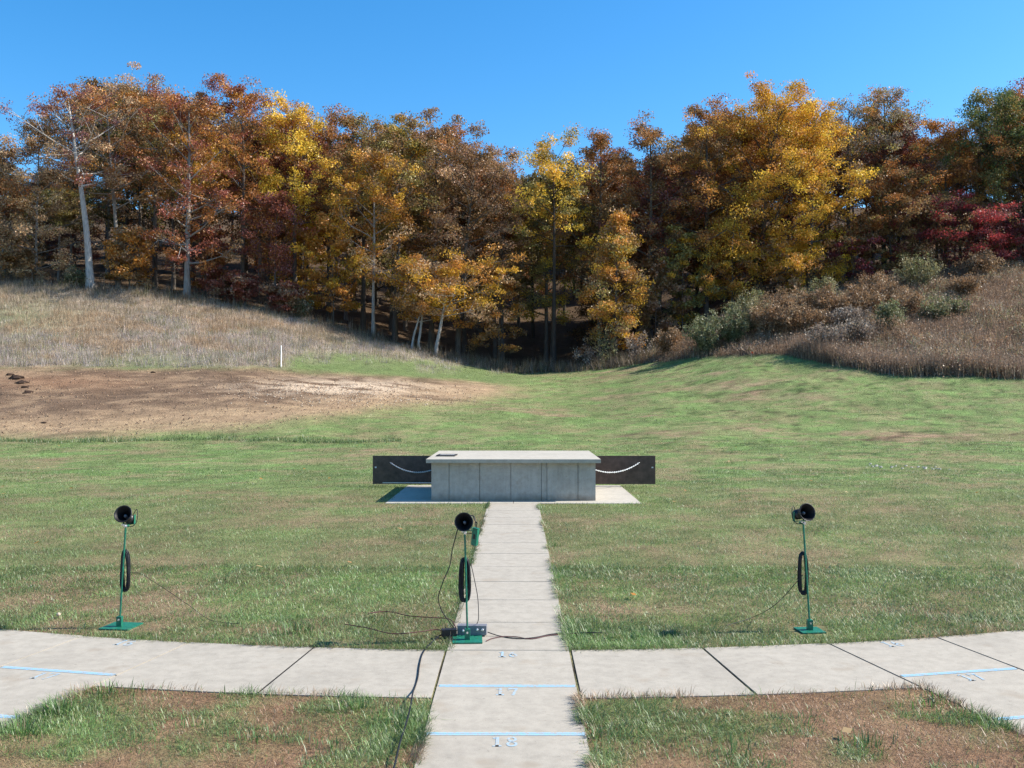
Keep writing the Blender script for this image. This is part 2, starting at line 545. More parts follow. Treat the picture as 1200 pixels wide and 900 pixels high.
def lawn_cols(X, Y, per_blade, rng):
    n = len(X)
    p = straw_prob(X, Y)
    far = sstep(24, 50, Y)
    p = p * (1 - .25 * far)
    green = GREEN[None] * (1 - far[:, None] * .3) + YGREEN[None] * far[:, None] * .3
    m = fbm(X * .8 + 3, Y * .8, 51, 3)[:, None]
    green = green * (1.15 - .45 * m) + LUSH[None] * .35 * (m > .55)
    st = STRAW[None] * m + THATCH[None] * (1 - m)
    mott = fbm(X * 1.3, Y * .9, 57, 3); worn = sstep(.60, .72, fbm(X * .16, Y * .45, 59, 3)) * sstep(24, 32, Y)
    green = green * (.72 + .56 * mott[:, None])
    p = np.clip(p + worn * .45, 0, 1)
    st = st * (1 - .35 * worn[:, None] * (mott[:, None] > .5))
    isl = ((np.hypot(X, PIV - Y) > R16 + 1.0) & (Y < 7.5))[:, None]
    st = np.where(isl, st * np.array((.92, .80, .74)), st)
    if per_blade:
        pick = (rng.random(n) < p)[:, None]
        lawn_cols.dead = pick[:, 0]
        c = np.where(pick, st, green)
        c = c * (1.0 + .28 * sstep(26, 9, Y))[:, None] * rng.uniform(.66, 1.36, (n, 1)) * rng.uniform(.93, 1.07, (n, 3))
        bl = (rng.random(n) < .022)[:, None]
        glint = (rng.random(n) < .07)[:, None] & ~pick
        c = np.where(glint, np.array((.27, .34, .19)) * rng.uniform(.8, 1.2, (n, 1)), c)  # scattered pale green blades paint the glints of sunlit grass
        c = np.where(bl, np.array((.42, .37, .27)) * rng.uniform(.7, 1.1, (n, 1)), c)
    else:
        c = st * p[:, None] + green * (1 - p[:, None])
    return c


def base_cols(X, Y):
    z = zones(X, Y)
    rng = np.random.default_rng(3)
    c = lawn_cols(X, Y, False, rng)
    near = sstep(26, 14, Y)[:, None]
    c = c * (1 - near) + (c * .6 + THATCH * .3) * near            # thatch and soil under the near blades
    # dirt slope
    n1 = fbm(X * .18, Y * .5, 61, 4); n2 = fbm(X * .9, Y * 1.6, 71, 4)
    dirt = np.array((.168, .110, .070))[None] * (.6 + .8 * n2[:, None])
    tan = np.array((.37, .255, .150))[None]
    dl, du = edge(DIRT_LOW, z['u']), edge(DIRT_UP, z['u'])
    fr = sstep(dl - 34, dl - 10, z['row'])
    k = np.clip(sstep(.48, .66, n2) * .40 + fr * .75 * sstep(.3, .55, n1 + .15), 0, 1)[:, None]
    dc = dirt * (1 - k) + tan * k
    chip = np.exp(-((z['u'] - 395) / 95) ** 2 - ((z['row'] - 454) / 9) ** 2) * sstep(.36, .50, n2)
    dc = dc * (1 - chip[:, None]) + np.array((.58, .45, .32)) * chip[:, None]
    red = np.exp(-((z['u'] - 70) / 90) ** 2 - ((z['row'] - 448) / 9) ** 2) * .6
    dc = dc * (1 - red[:, None]) + np.array((.27, .15, .085)) * red[:, None]
    d = z['dirt'][:, None]
    c = c * (1 - d) + dc * d
    # dry hill
    hc = np.array((.32, .245, .185))[None] * (.75 + .5 * n2[:, None])
    gk = hill_green(z)[:, None]
    hc = hc * (1 - gk) + np.array((.135, .175, .065)) * gk
    h = z['hill'][:, None]
    c = c * (1 - h) + hc * h
    b = z['bank'][:, None]
    c = c * (1 - b) + np.array((.12, .085, .06)) * (.7 + .6 * n2[:, None]) * b
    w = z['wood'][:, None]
    shaded_litter = np.array((.095, .062, .036))[None] * (.6 + .8 * fbm(X * .8, Y * .8, 81)[:, None])  # leaf litter colour darkened to deepen the shade under the trees
    c = c * (1 - w) + shaded_litter * w
    pv = in_pave(X, Y, -.25)[:, None]
    c = np.where(pv, np.array((.05, .04, .03)), c)
    dkp = sstep(.66, .76, fbm(X * 1.3, Y * 2.0, 65, 3)) * sstep(25, 31, Y) * sstep(640, 800, z['u']) * (1 - z['bank'])
    c = c * (1 - .55 * dkp[:, None] * (1 - z['wood'][:, None]))
    return np.clip(c, .005, .9)


def hill_green(z):
    u, row = z['u'], z['row']
    du = edge(DIRT_UP, u)
    a = np.clip(sstep(44, 4, du - row + (fbm(u * .03, row * .12, 38, 3) - .5) * 30), 0, 1) * sstep(318, 350, u)                # mown green shelf right of the stake
    b = np.exp(-((u - 170) / 90) ** 2) * sstep(26, 6, du - row) * .7
    c = np.exp(-((u - 20) / 90) ** 2 - ((row - 370) / 26) ** 2) * .55
    return np.clip(a + b + c, 0, 1)


# ------------------------------------------------------------------ terrain sheet
xs = np.unique(np.concatenate([np.arange(-420, -100, 20), np.arange(-100, -42, 1.6), np.arange(-42, 42, .32), np.arange(42, 100, 1.6), np.arange(100, 421, 20)]))
ys = np.unique(np.concatenate([np.arange(-40, 0, 4), np.arange(0, 22, .4), np.arange(22, 86, .32), np.arange(86, 140, 1.5), np.arange(140, 441, 12)]))
GX, GY = np.meshgrid(xs, ys)
gx, gy = GX.ravel(), GY.ravel()
gz = ground(gx, gy)
nx_, ny_ = len(xs), len(ys)
ii = (np.arange(ny_ - 1)[:, None] * nx_ + np.arange(nx_ - 1)[None]).ravel()
quads = np.stack([ii, ii + 1, ii + nx_ + 1, ii + nx_], -1)
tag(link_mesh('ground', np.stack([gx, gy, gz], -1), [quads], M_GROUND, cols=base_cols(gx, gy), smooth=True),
    'mown field rising to an earth slope, grassy banks and wooded hillside', kind='structure')


# ------------------------------------------------------------------ blades
def blades(name, P, h, w, yaw, lean, cols, mat, three=False, tipfade=1.1):
    n = len(P)
    d = np.stack([np.cos(yaw), np.sin(yaw)], -1)            # lean direction
    s = np.stack([-np.sin(yaw), np.cos(yaw)], -1)           # width direction
    hv = h * np.cos(lean); hd = h * np.sin(lean)

    def pt(t, width):
        v = np.empty((n, 3), np.float32)
        v[:, :2] = P[:, :2] + d * (hd * t ** 1.6)[:, None] + s * width[:, None]
        v[:, 2] = P[:, 2] + hv * t ** .85 - .006 * (t == 0)
        return v
    z = np.zeros(n)
    if three:
        V = np.stack([pt(z, w * .5), pt(z, -w * .5), pt(z + .55, w * .42), pt(z + .55, -w * .42), pt(z + 1, z)], 1)
        b = np.arange(n)[:, None] * 5
        faces = [b + np.array([[0, 1, 3, 2]]), b + np.array([[2, 3, 4]])]
        k = 5
    else:
        V = np.stack([pt(z, w * .5), pt(z, -w * .5), pt(z + 1, z)], 1)
        b = np.arange(n)[:, None] * 3
        faces = [b + np.array([[0, 1, 2]])]
        k = 3
    C = np.repeat(cols[:, None, :], k, 1)
    return link_mesh(name, V.reshape(-1, 3), faces, mat, cols=C.reshape(-1, 3))


def scatter(rng, y0, y1, dens, margin=2.5, spread=.56):
    """uniform points of the field between two distances"""
    A = (y1 - y0) * (spread * (y0 + y1) + 2 * margin)
    n = int(A * dens * 1.35)
    Y = rng.uniform(y0, y1, n)
    hw = spread * y1 + margin
    X = rng.uniform(-hw, hw, n)
    k = np.abs(X) < spread * Y + margin
    return X[k], Y[k]


rg = np.random.default_rng(11)
PLATES = [on_flat(141, 735).to_tuple()[:2], on_flat(947, 738).to_tuple()[:2]]
parts = []
for y0, y1, dens in ((3.9, 6, 10500), (6, 8.5, 8500), (8.5, 11, 5200), (11, 14.5, 2900), (14.5, 19, 1500), (19, 26, 760), (26, 36, 280), (36, 50, 130), (50, 66, 70), (66, 76, 50)):
    X, Y = scatter(rg, y0, y1, dens)
    k = ~in_pave(X, Y, -.005) | (~in_pave(X, Y, -.05) & (fbm(X * 3.1, Y * 3.1, 97, 2) > .54) & (rg.random(len(X)) < .6))
    for bx_, by_ in PLATES: k &= ~((np.abs(X - bx_) < .17) & (Y > by_ - .16) & (Y < by_ + .20))
    X, Y = X[k], Y[k]
    # thin the turf over bare thatch, thicken it in the tufts
    tf = fbm(X * 1.6, Y * 1.6, 91, 3)
    thin = rg.random(len(tf)) < .45 + .9 * tf
    X, Y, tf = X[thin], Y[thin], tf[thin]
    if y1 > 27:
        z = zones(X, Y)
        keep = (z['wood'] < .3) & (z['bank'] < .4) & (rg.random(len(X)) < 1.02 - .86 * z['dirt']) & (rg.random(len(X)) < 1.02 - .8 * z['hill'] * (1 - hill_green(z)))
        X, Y, tf = X[keep], Y[keep], tf[keep]
    parts.append((X, Y, tf))
X = np.concatenate([p[0] for p in parts]); Y = np.concatenate([p[1] for p in parts]); tf = np.concatenate([p[2] for p in parts])
n = len(X)
z = zones(X, Y)
cols = lawn_cols(X, Y, True, rg); dead = lawn_cols.dead
dk = (z['dirt'] > rg.random(n))[:, None]
cols = np.where(dk, np.array((.34, .25, .15)) * rg.uniform(.6, 1.25, (n, 1)), cols)
dist = np.maximum(Y, 4)
w = .0033 * np.maximum(1, dist / 7.0) * rg.uniform(.6, 1.35, n)
tuft = sstep(.52, .72, fbm(X * 1.1, Y * 1.1, 95, 3))
h = (.024 + .038 * rg.random(n) + .036 * tuft * rg.random(n)) * (1 + .35 * sstep(10, 40, dist))
edgey = in_pave(X, Y, .12)
h = h * np.where(edgey, 1.3, 1.0)
tall = (rg.random(n) < .006) & (dist < 16)
h = np.where(tall, h * 2.1 + .03, h)
h = np.where(dead, h * .72, h)
yaw = rg.uniform(0, 2 * PI, n) * .85 + 2 * PI * fbm(X * 2.3, Y * 2.3, 99, 2)
lean = np.clip(rg.normal(1.06, .32, n) + .28 * dead, .1, 1.52)
w = np.where(dead, w * .8, w)
P = np.stack([X, Y, ground(X, Y) - .004], -1)
nr = dist < 11
NEAR = (P[nr], h[nr], w[nr], yaw[nr], lean[nr], cols[nr])
tag(blades('grass', *NEAR, M_GRASS, three=True), 'short patchy green and straw coloured lawn grass beside the walks', kind='stuff')
tag(blades('grass', P[~nr], h[~nr], w[~nr], yaw[~nr], lean[~nr], cols[~nr], M_GRASS), 'mown green grass of the far field up to the slopes', kind='stuff')
print('grass blades', n, int(nr.sum()))

# longer tufts along the edges and in the islands
TUFTS = [(130, 812, .16, 90), (70, 835, .20, 120), (30, 860, .18, 110), (345, 742, .24, 110), (262, 806, .16, 50), (690, 812, .10, 40), (760, 803, .18, 55), (905, 803, .16, 50),
         (1018, 798, .20, 70), (1110, 815, .17, 80), (1165, 838, .16, 60), (470, 845, .15, 120), (420, 830, .15, 90), (700, 862, .13, 90), (730, 748, .13, 110), (690, 742, .13, 90), (790, 744, .12, 80),
         (300, 865, .13, 60), (235, 850, .14, 50), (560, 655, .10, 30), (1085, 825, .15, 70), (650, 640, .12, 70), (1010, 872, .15, 60), (860, 880, .14, 60), (940, 848, .12, 40), (390, 875, .15, 60)]
TP, TH, TL, TY_, TC, TW = [], [], [], [], [], []
for px, py, hh, cnt in TUFTS:
    c0 = on_flat(px, py)
    for q in range(cnt):
        r_ = abs(rg.normal(0, .09)); a_ = rg.uniform(0, 2 * PI)
        x, y = c0.x + r_ * math.cos(a_) * 1.5, c0.y + r_ * math.sin(a_)
        if bool(in_pave(np.array([x]), np.array([y]), -.01)[0]): continue
        TP.append((x, y, -.004)); TH.append(.60 * hh * rg.uniform(.45, 1.15)); TL.append(rg.uniform(.15, .95))
        TY_.append(a_ + rg.normal(0, .7)); TW.append(.005 * rg.uniform(.7, 1.4))
        TC.append(np.array((.095, .180, .045)) * rg.uniform(.7, 1.5) if rg.random() < .85 else np.array((.34, .28, .17)) * rg.uniform(.7, 1.2))
tag(blades('grass', np.array(TP), np.array(TH), np.array(TW), np.array(TY_), np.array(TL), np.array(TC), M_GRASS, three=True),
    'longer green tufts of grass along the walk edges', kind='stuff')


# blades hanging over the concrete edges
def over_edge(n, fn):
    x, y, nx, ny = fn(n)
    keep = fbm(x * 1.7, y * 1.7, 103, 3) > .40 + .12 * rg.random(len(x))
    x, y, nx, ny = x[keep], y[keep], nx[keep], ny[keep]; m = len(x)
    ok = ~in_pave(x + nx * -.02, y + ny * -.02, -.03)
    off = rg.normal(-.005, .018, m)
    pr = straw_prob(x, y)
    c = np.where((rg.random(m) < pr)[:, None], np.array((.34, .24, .15)), np.array((.15, .21, .08))) * rg.uniform(.6, 1.4, (m, 1))
    return [a[ok] for a in (np.stack([x + nx * off, y + ny * off, np.full(m, .002)], -1), rg.uniform(.035, .095, m), .0036 * np.maximum(1, y / 7) * rg.uniform(.7, 1.3, m),
                            np.arctan2(ny, nx) + rg.normal(0, .7, m), rg.uniform(.5, 1.45, m), c)]


def side(sg, y0, y1):
    def f(n):
        y = rg.uniform(y0, y1, n)
        return np.full(n, sg * HALFW), y, np.full(n, -sg * 1.0), np.zeros(n)
    return f


def arc(r, out):
    def f(n):
        t = rg.uniform(-.42, .42, n)
        return r * np.sin(t), PIV - r * np.cos(t), out * np.sin(t), -out * np.cos(t)
    return f


def rad(k, sg):
    def f(n):
        a = k * ST; r = rg.uniform(R16 + 1.17, R16 + 4, n)
        return r * math.sin(a) + sg * HALFW * math.cos(a), PIV - r * math.cos(a) + sg * HALFW * math.sin(a), np.full(n, -sg * math.cos(a)), np.full(n, -sg * math.sin(a))
    return f


OV = [over_edge(3000, side(1, 7.4, 17.6)), over_edge(2600, side(-1, 7.4, 17.6)), over_edge(1500, side(1, 4.4, 6.2)), over_edge(1500, side(-1, 4.4, 6.2)),
      over_edge(4200, arc(R16, 1)), over_edge(4200, arc(R16 + 1.17, -1)), over_edge(1200, rad(1, -1)), over_edge(1200, rad(-1, 1))]
tag(blades('grass', *[np.concatenate(t) for t in zip(*OV)], M_GRASS, three=True), 'grass blades hanging over the concrete edges', kind='stuff')

# the edge of the last mowing: a low ridge of taller grass across the left field
uu = rg.uniform(-120, 470, 5200)
dd = np.interp(uu, np.arange(-140, 500, 40), [dist_on(u_, 518 + 2 * math.sin(u_ * .02) - .004 * max(u_ - 300, 0), 26, 60) for u_ in np.arange(-140, 500, 40)]) + np.abs(rg.normal(0, .55, 5200))
xx_ = CX + (uu - VX) * dd / F
hh_ = rg.uniform(.06, .17, 5200) * (.4 + 1.1 * fbm(xx_ * .8, dd * .2, 77, 2))
tag(blades('grass', np.stack([xx_, dd, ground(xx_, dd) - .01], -1), hh_, rg.uniform(.012, .03, 5200), rg.uniform(0, 6.28, 5200), rg.uniform(.1, 1.0, 5200),
           np.array((.105, .165, .055)) * rg.uniform(.6, 1.4, (5200, 1)), M_GRASS), 'low ridge of taller grass left by the mower across the left field', kind='stuff')


# ------------------------------------------------------------------ dry grass on the hill, weeds on the bank
def clumps(rng, X, Y, per, hmin, hmax, wid, pal, spread, lean0=.45):
    n = len(X)
    ci = rng.integers(0, len(pal), n)
    cl = np.array(pal)[ci] * rng.uniform(.75, 1.25, (n, 1))
    hh = rng.uniform(hmin, hmax, n) * (.55 + .9 * fbm(X * .55, Y * .55, 207, 3))
    X2 = np.repeat(X, per) + rng.normal(0, spread, n * per)
    Y2 = np.repeat(Y, per) + rng.normal(0, spread, n * per)
    h = np.repeat(hh, per) * rng.uniform(.5, 1.15, n * per)
    c = np.repeat(cl, per, 0) * rng.uniform(.65, 1.35, (n * per, 1))
    P = np.stack([X2, Y2, ground(X2, Y2) - .02], -1)
    return P, h, wid * rng.uniform(.6, 1.4, n * per), rng.uniform(0, 2 * PI, n * per), np.abs(rng.normal(.1, lean0, n * per)).clip(0, 1.3), c


rh = np.random.default_rng(23)
X, Y = scatter(rh, 50, 77, 21, 6)
z = zones(X, Y)
k = (z['hill'] > .45) & (rh.random(len(X)) > hill_green(z) * 1.05)
X, Y, z = X[k], Y[k], {q: v[k] for q, v in z.items()}
rust = fbm(X * .16, Y * .3, 33, 3)
grey = (z['row'] + (fbm(X * .3, Y * .5, 36, 3) - .5) * 120 > edge(DIRT_UP, z['u']) - 40)
A = clumps(rh, X[grey], Y[grey], 11, .2, .55, .022, [(.40, .325, .285), (.43, .365, .335), (.37, .295, .245), (.46, .40, .355), (.34, .31, .18), (.25, .26, .12)], .2, .55)
rr = (~grey) & (rust > .52)
B = clumps(rh, X[rr], Y[rr], 11, .2, .6, .022, [(.41, .28, .17), (.38, .28, .18), (.45, .35, .24)], .2, .55)
bb = (~grey) & (rust <= .52)
Cc = clumps(rh, X[bb], Y[bb], 11, .2, .6, .022, [(.40, .31, .22), (.36, .28, .19), (.43, .35, .28), (.28, .24, .13)], .2, .55)
J = [np.concatenate(t) for t in zip(A, B, Cc)]
tag(blades('dry_grass', *J, M_DRY), 'tall dry tan and grey grass covering the left hillside', kind='stuff')
print('hill blades', len(J[0]))

X, Y = scatter(rh, 47, 80, 19, 8)
z = zones(X, Y)
k = (z['bank'] > .4)
X, Y, z = X[k], Y[k], {q: v[k] for q, v in z.items()}
nn = fbm(X * .2, Y * .25, 43, 3)
k1 = nn < .47
pal1 = [(.28, .190, .125), (.31, .215, .145), (.35, .265, .185), (.24, .155, .10)]
pal2 = [(.32, .19, .12), (.29, .18, .11), (.36, .26, .18), (.27, .24, .13), (.38, .32, .25)]
A = clumps(rh, X[k1], Y[k1], 10, .25, .85, .022, pal1, .24, .55)
B = clumps(rh, X[~k1], Y[~k1], 10, .3, 1.0, .022, pal2, .26, .6)
J = [np.concatenate(t) for t in zip(A, B)]
# taller stand along the foot of the bank
uf = rh.uniform(930, 1560, 2600); df = edge(BANKFOOT, uf) + np.abs(rh.normal(0, .8, 2600)) + .25
xf = CX + (uf - VX) * df / F
Fz = clumps(rh, xf, df, 10, .75, 1.35, .026, [(.27, .19, .135), (.31, .23, .165), (.22, .15, .105)], .2, .3)
J = [np.concatenate(t) for t in zip(J, Fz)]
# low tangled mounds of brush
def mounds(X, Y): return 2.9 * np.clip(fbm(X * .42, Y * .42, 213, 2) - .40, 0, 1) * (.5 + fbm(X * 1.4, Y * 1.4, 217, 2))
MX, MY = scatter(rh, 47, 79, 150, 6)
zm = zones(MX, MY); k = (zm['bank'] > .8); MX, MY = MX[k], MY[k]
mh = mounds(MX, MY); k = (mh > .12) & (rh.random(len(MX)) < .25 + mh); MX, MY, mh = MX[k], MY[k], mh[k]; m = len(MX)
tone = fbm(MX * .3, MY * .3, 219, 3) + rh.normal(0, .05, m)
mc = np.where((tone < .42)[:, None], np.array((.30, .20, .125)), np.where((tone < .52)[:, None], np.array((.34, .27, .20)), np.where((tone < .60)[:, None], np.array((.25, .25, .13)), np.array((.26, .155, .09)))))
mc = mc * rh.uniform(.65, 1.35, (m, 1))
mz = ground(MX, MY) + mh * rh.random(m) ** .6 * .95
MP = (np.stack([MX, MY, mz], -1), rh.uniform(.10, .24, m), rh.uniform(.03, .075, m), rh.uniform(0, 6.28, m), rh.uniform(0, 1.7, m), mc)
J = [np.concatenate(t) for t in zip(J, MP)]
print('mound blades', m)
# seed heads and dead leaves caught in the weeds
m = 90000
sel = rh.integers(0, len(J[0]), m)
sp = J[0][sel] + rh.normal(0, .16, (m, 3)) * np.array((1, 1, .4)); sp[:, 2] += J[1][sel] * rh.uniform(.35, 1.0, m)
sc_ = J[5][sel] * rh.uniform(.7, 1.5, (m, 1)) * np.array((1.05, 1.0, .95))
J = [np.concatenate(t) for t in zip(J, (sp, rh.uniform(.05, .12, m), rh.uniform(.05, .11, m), rh.uniform(0, 6.28, m), rh.uniform(0, 3.0, m), sc_))]
tag(blades('dry_weeds', *J, M_DRY), 'tangled brown weeds and brush covering the right bank', kind='stuff')
print('bank blades', len(J[0]))

# weeds along the gully at the wood's edge
X, Y = scatter(rh, 66, 80, 9, 2)
z = zones(X, Y)
k = (np.abs(Y - edge(WOOD, z['u']) - .6) < 1.8) & (z['u'] < 900) & (rh.random(len(X)) < np.where((z['u'] > 500) & (z['u'] < 830), 1.0, .4))
X, Y = X[k], Y[k]
J = clumps(rh, X, Y, 9, .4, 1.25, .035, [(.24, .18, .13), (.19, .14, .09), (.28, .22, .15), (.16, .15, .07)], .16)
tag(blades('dry_weeds', *J, M_DRY), 'ragged brown weeds along the edge of the woods', kind='stuff')

# pale wood chips and clods on the earth slope
def chips(name, n, fn, size, pal, label, seed):
    rng = np.random.default_rng(seed)
    X, Y = fn(rng, n)
    zz = zones(X, Y); k = zz['dirt'] > .4
    X, Y = X[k], Y[k]; n = len(X)
    s = size * rng.uniform(.4, 1.4, n)
    a = rng.uniform(0, 2 * PI, n); t = rng.uniform(-.5, .5, (n, 2))
    h = ground(X, Y)
    V = []
    for k_, (du, dv) in enumerate(((-1, -.5), (1, -.5), (1, .5), (-1, .5))):
        x = X + s * (du * np.cos(a) - dv * np.sin(a)); y = Y + s * (du * np.sin(a) + dv * np.cos(a))
        V.append(np.stack([x, y, ground(x, y) + .03 + s * (.5 + t[:, 0] * du + t[:, 1] * dv)], -1))
    lo = [v - np.array((0, 0, 1)) * (s * .5)[:, None] for v in V]
    V = np.stack(V + lo, 1).reshape(-1, 3)
    b = np.arange(n)[:, None] * 8
    fs = [b + np.array([f]) for f in ((0, 1, 2, 3), (0, 4, 5, 1), (1, 5, 6, 2), (2, 6, 7, 3), (3, 7, 4, 0))]
    c = np.array(pal)[rng.integers(0, len(pal), n)] * rng.uniform(.7, 1.2, (n, 1))
    return tag(link_mesh(name, V, fs, M_DRY, cols=np.repeat(c, 8, 0)), label, kind='stuff')


def chip_pts(rng, n):
    u = rng.normal(400, 75, n); d = rng.normal(47.5, 2.2, n) + (u - 400) * .012
    return CX + (u - VX) * d / F, d


def crumb_pts(rng, n):
    u = rng.uniform(-60, 560, n); d = rng.uniform(36, 56, n)
    return CX + (u - VX) * d / F, d


chips('wood_chips', 1500, chip_pts, .030, [(.52, .42, .31), (.46, .34, .23), (.56, .48, .38), (.42, .27, .17)], 'pale scatter of wood chips on the bare earth slope', 5)
chips('gravel', 2600, crumb_pts, .032, [(.15, .10, .07), (.28, .18, .11), (.46, .31, .19), (.36, .26, .17)], 'crumbs of earth and stones strewn over the bare slope', 6)

# dark clods in the cut at the left
for i, (px, py, d, r_) in enumerate(((12, 439, 51.5, .17), (18, 444, 50.8, .25), (22, 449, 50.0, .23), (27, 455, 49.1, .19), (33, 460, 48.3, .23), (180, 437, 52.3, .16), (50, 497, 38, .09))):
    d = dist_on(px, py)
    d += random.uniform(-.35, .35)
    x = CX + (px - VX) * d / F + random.uniform(-.12, .12)
    bm = bmesh.new()
    bmesh.ops.create_icosphere(bm, subdivisions=2, radius=r_ * random.uniform(.75, 1.2))
    for v in bm.verts:
        k = .75 + .5 * random.random()
        v.co = Vector((v.co.x * 1.25 * k, v.co.y * k, v.co.z * .6 * k))
    o = obj('earth_clod', bm, M_CLOD, loc=(x, d, g1(x, d) + r_ * .02))
    if i < 5: tag(o, 'dark clod of turned earth in the cut at the far left of the slope', 'clod', 'dark clods in the cut')
    elif i == 5: tag(o, 'dark earth lump just below the dry grass, right of the cut', 'clod')
    else: tag(o, 'small dark lump alone near the foot of the earth slope', 'clod')

# a few dead leaves blown onto the lawn
rl = np.random.default_rng(19)
X, Y = scatter(rl, 5, 34, .16)
k = ~in_pave(X, Y, 0); X, Y = X[k], Y[k]; m = len(X)
c = np.stack([X, Y, ground(X, Y) + .05], -1)
a = np.stack([np.cos(t := rl.uniform(0, 6.28, m)), np.sin(t), rl.uniform(-.4, .4, m)], -1) * rl.uniform(.03, .055, (m, 1))
b_ = np.stack([-np.sin(t), np.cos(t), rl.uniform(-.4, .6, m)], -1) * rl.uniform(.02, .035, (m, 1))
V = np.stack([c - a, c + b_, c + a, c - b_], 1).reshape(-1, 3)
tag(link_mesh('fallen_leaves', V, [np.arange(m * 4).reshape(-1, 4)], M_DRY, cols=np.repeat(np.array([(.45, .20, .05), (.38, .22, .10), (.52, .36, .18)])[rl.integers(0, 3, m)], 4, 0)),
    'few dead orange and tan leaves blown onto the lawn', kind='stuff')

# pale rubble patches on the right lawn
rp = np.random.default_rng(9)
V, Fc, Cs, off = [], [], [], 0
for px, py, n_, sx in ((1030, 547, 15, .24), (1077, 548, 20, .36)):
    c0 = on_flat(px, py + 2)
    for q in range(n_):
        x, y, s = c0.x + rp.normal(0, sx), c0.y + rp.normal(0, .28), rp.uniform(.02, .05)
        a = rp.uniform(0, 2 * PI)
        for t in ((-1, -.6, 0), (1, -.6, 0), (1, .6, 0), (-1, .6, 0), (-.6, -.4, .55), (.6, -.35, .6), (.6, .4, .5), (-.6, .4, .6)):
            V.append((x + s * (t[0] * math.cos(a) - t[1] * math.sin(a)), y + s * (t[0] * math.sin(a) + t[1] * math.cos(a)), g1(x, y) + .025 + s * t[2]))
        for f in ((4, 5, 6, 7), (0, 1, 5, 4), (1, 2, 6, 5), (2, 3, 7, 6), (3, 0, 4, 7)): Fc.append([off + k for k in f])
        Cs += [(.38, .37, .33)] * 8; off += 8
tag(link_mesh('rubble', np.array(V), [np.array(Fc)], M_DRY, cols=np.array(Cs)), 'pale broken stones lying in the right half of the lawn', kind='stuff')

# ------------------------------------------------------------------ concrete walks
TOP = .008
bm = bmesh.new()


def slab(poly, gap=.006):
    c = np.mean(np.array(poly), 0)
    q = []
    for p in poly:
        d = np.array(p) - c
        q.append(np.array(p) - np.sign(d) * gap)
    prism(bm, q, -.11, TOP + random.uniform(-.0005, .0005))


Y16 = PIV - R16
yd = .9144
yy = [Y16 + yd * k for k in range(0, 12)]
yy = [y for y in yy if y < 17.3] + [17.60]
for a, b in zip(yy, yy[1:]): slab([(-HALFW, a), (HALFW, a), (HALFW, b), (-HALFW, b)])
for k in range(0, 10):
    slab([(-HALFW, Y16 - yd * (k + 1)), (HALFW, Y16 - yd * (k + 1)), (HALFW, Y16 - yd * k), (-HALFW, Y16 - yd * k)])


def arc_poly(t0, t1, r0, r1, n=4):
    A = [polar(r1, t0 + (t1 - t0) * i / n) for i in range(n + 1)]
    B = [polar(r0, t1 - (t1 - t0) * i / n) for i in range(n + 1)]
    return A + B


def edge_pt(r, spec):
    """a point at radius r on an end joint: ('a', angle) radial joint, ('s', station angle, offset) joint along a station path"""
    if spec[0] == 'a':
        return polar(r, spec[1])
    th, off = spec[1], spec[2]
    return polar(math.sqrt(r * r - off * off), th) + np.array((math.cos(th), math.sin(th))) * off


def arc_slab(sp0, sp1, r0, r1, gap):
    n = 4
    sp0 = ('a', sp0[1] + gap / r0) if sp0[0] == 'a' else sp0
    sp1 = ('a', sp1[1] - gap / r0) if sp1[0] == 'a' else sp1
    P0, P1 = edge_pt(r1, sp0), edge_pt(r1, sp1)
    Q0, Q1 = edge_pt(r0, sp0), edge_pt(r0, sp1)
    ang = lambda p: math.atan2(p[0], PIV - p[1])
    A = [polar(r1, ang(P0) + (ang(P1) - ang(P0)) * i / n) for i in range(n + 1)]
    B = [polar(r0, ang(Q1) + (ang(Q0) - ang(Q1)) * i / n) for i in range(n + 1)]
    prism(bm, A + B, -.11, TOP + random.uniform(-.0005, .0005))


def radial_slab(th, r0, r1):
    e = np.array((math.sin(th), -math.cos(th))); n_ = np.array((math.cos(th), math.sin(th)))
    c = np.array((0, PIV)); g = .006
    ps = [c + e * (r1 - g) - n_ * (HALFW - .003), c + e * (r1 - g) + n_ * (HALFW - .003), c + e * (r0 + g) + n_ * (HALFW - .003), c + e * (r0 + g) - n_ * (HALFW - .003)]
    prism(bm, ps, -.11, TOP + random.uniform(-.0005, .0005))


ha = HALFW / R16
for sgn in (-1, 1):
    g_ = .010 if sgn > 0 else .007
    o = HALFW + (.016 if sgn > 0 else .012)
    S_ = lambda k, off: ('s', sgn * k * ST, sgn * off)
    A_ = lambda k: ('a', sgn * k * ST)
    for a, b in ((S_(0, o), A_(.5)), (A_(.5), S_(1, -o)), (S_(1, o), A_(1.5)), (A_(1.5), S_(2, -o)), (S_(2, o), A_(2.5))):
        if sgn < 0: a, b = b, a
        arc_slab(a, b, R16, R16 + 1.17, g_)
    for k in (1, 2):
        for j in range(0, 8):
            radial_slab(sgn * k * ST, R16 + yd * j, R16 + yd * (j + 1))
walk = obj('sidewalk', bm, M_WALK, bevel=.006)
tag(walk, 'pale concrete path, arc walk and station paths with painted yard lines', kind='structure')

# pad under the trap house: frame of slabs round it
bm = bmesh.new()
prism(bm, [(-2.36, 17.61), (-.005, 17.61), (-.005, 21.3), (-2.36, 21.3)], -.11, TOP)
prism(bm, [(.005, 17.61), (2.36, 17.61), (2.36, 21.3), (.005, 21.3)], -.11, TOP)
tag(obj('concrete_pad', bm, M_ROOF, bevel=.006), 'concrete pad under the low trap house', kind='structure')

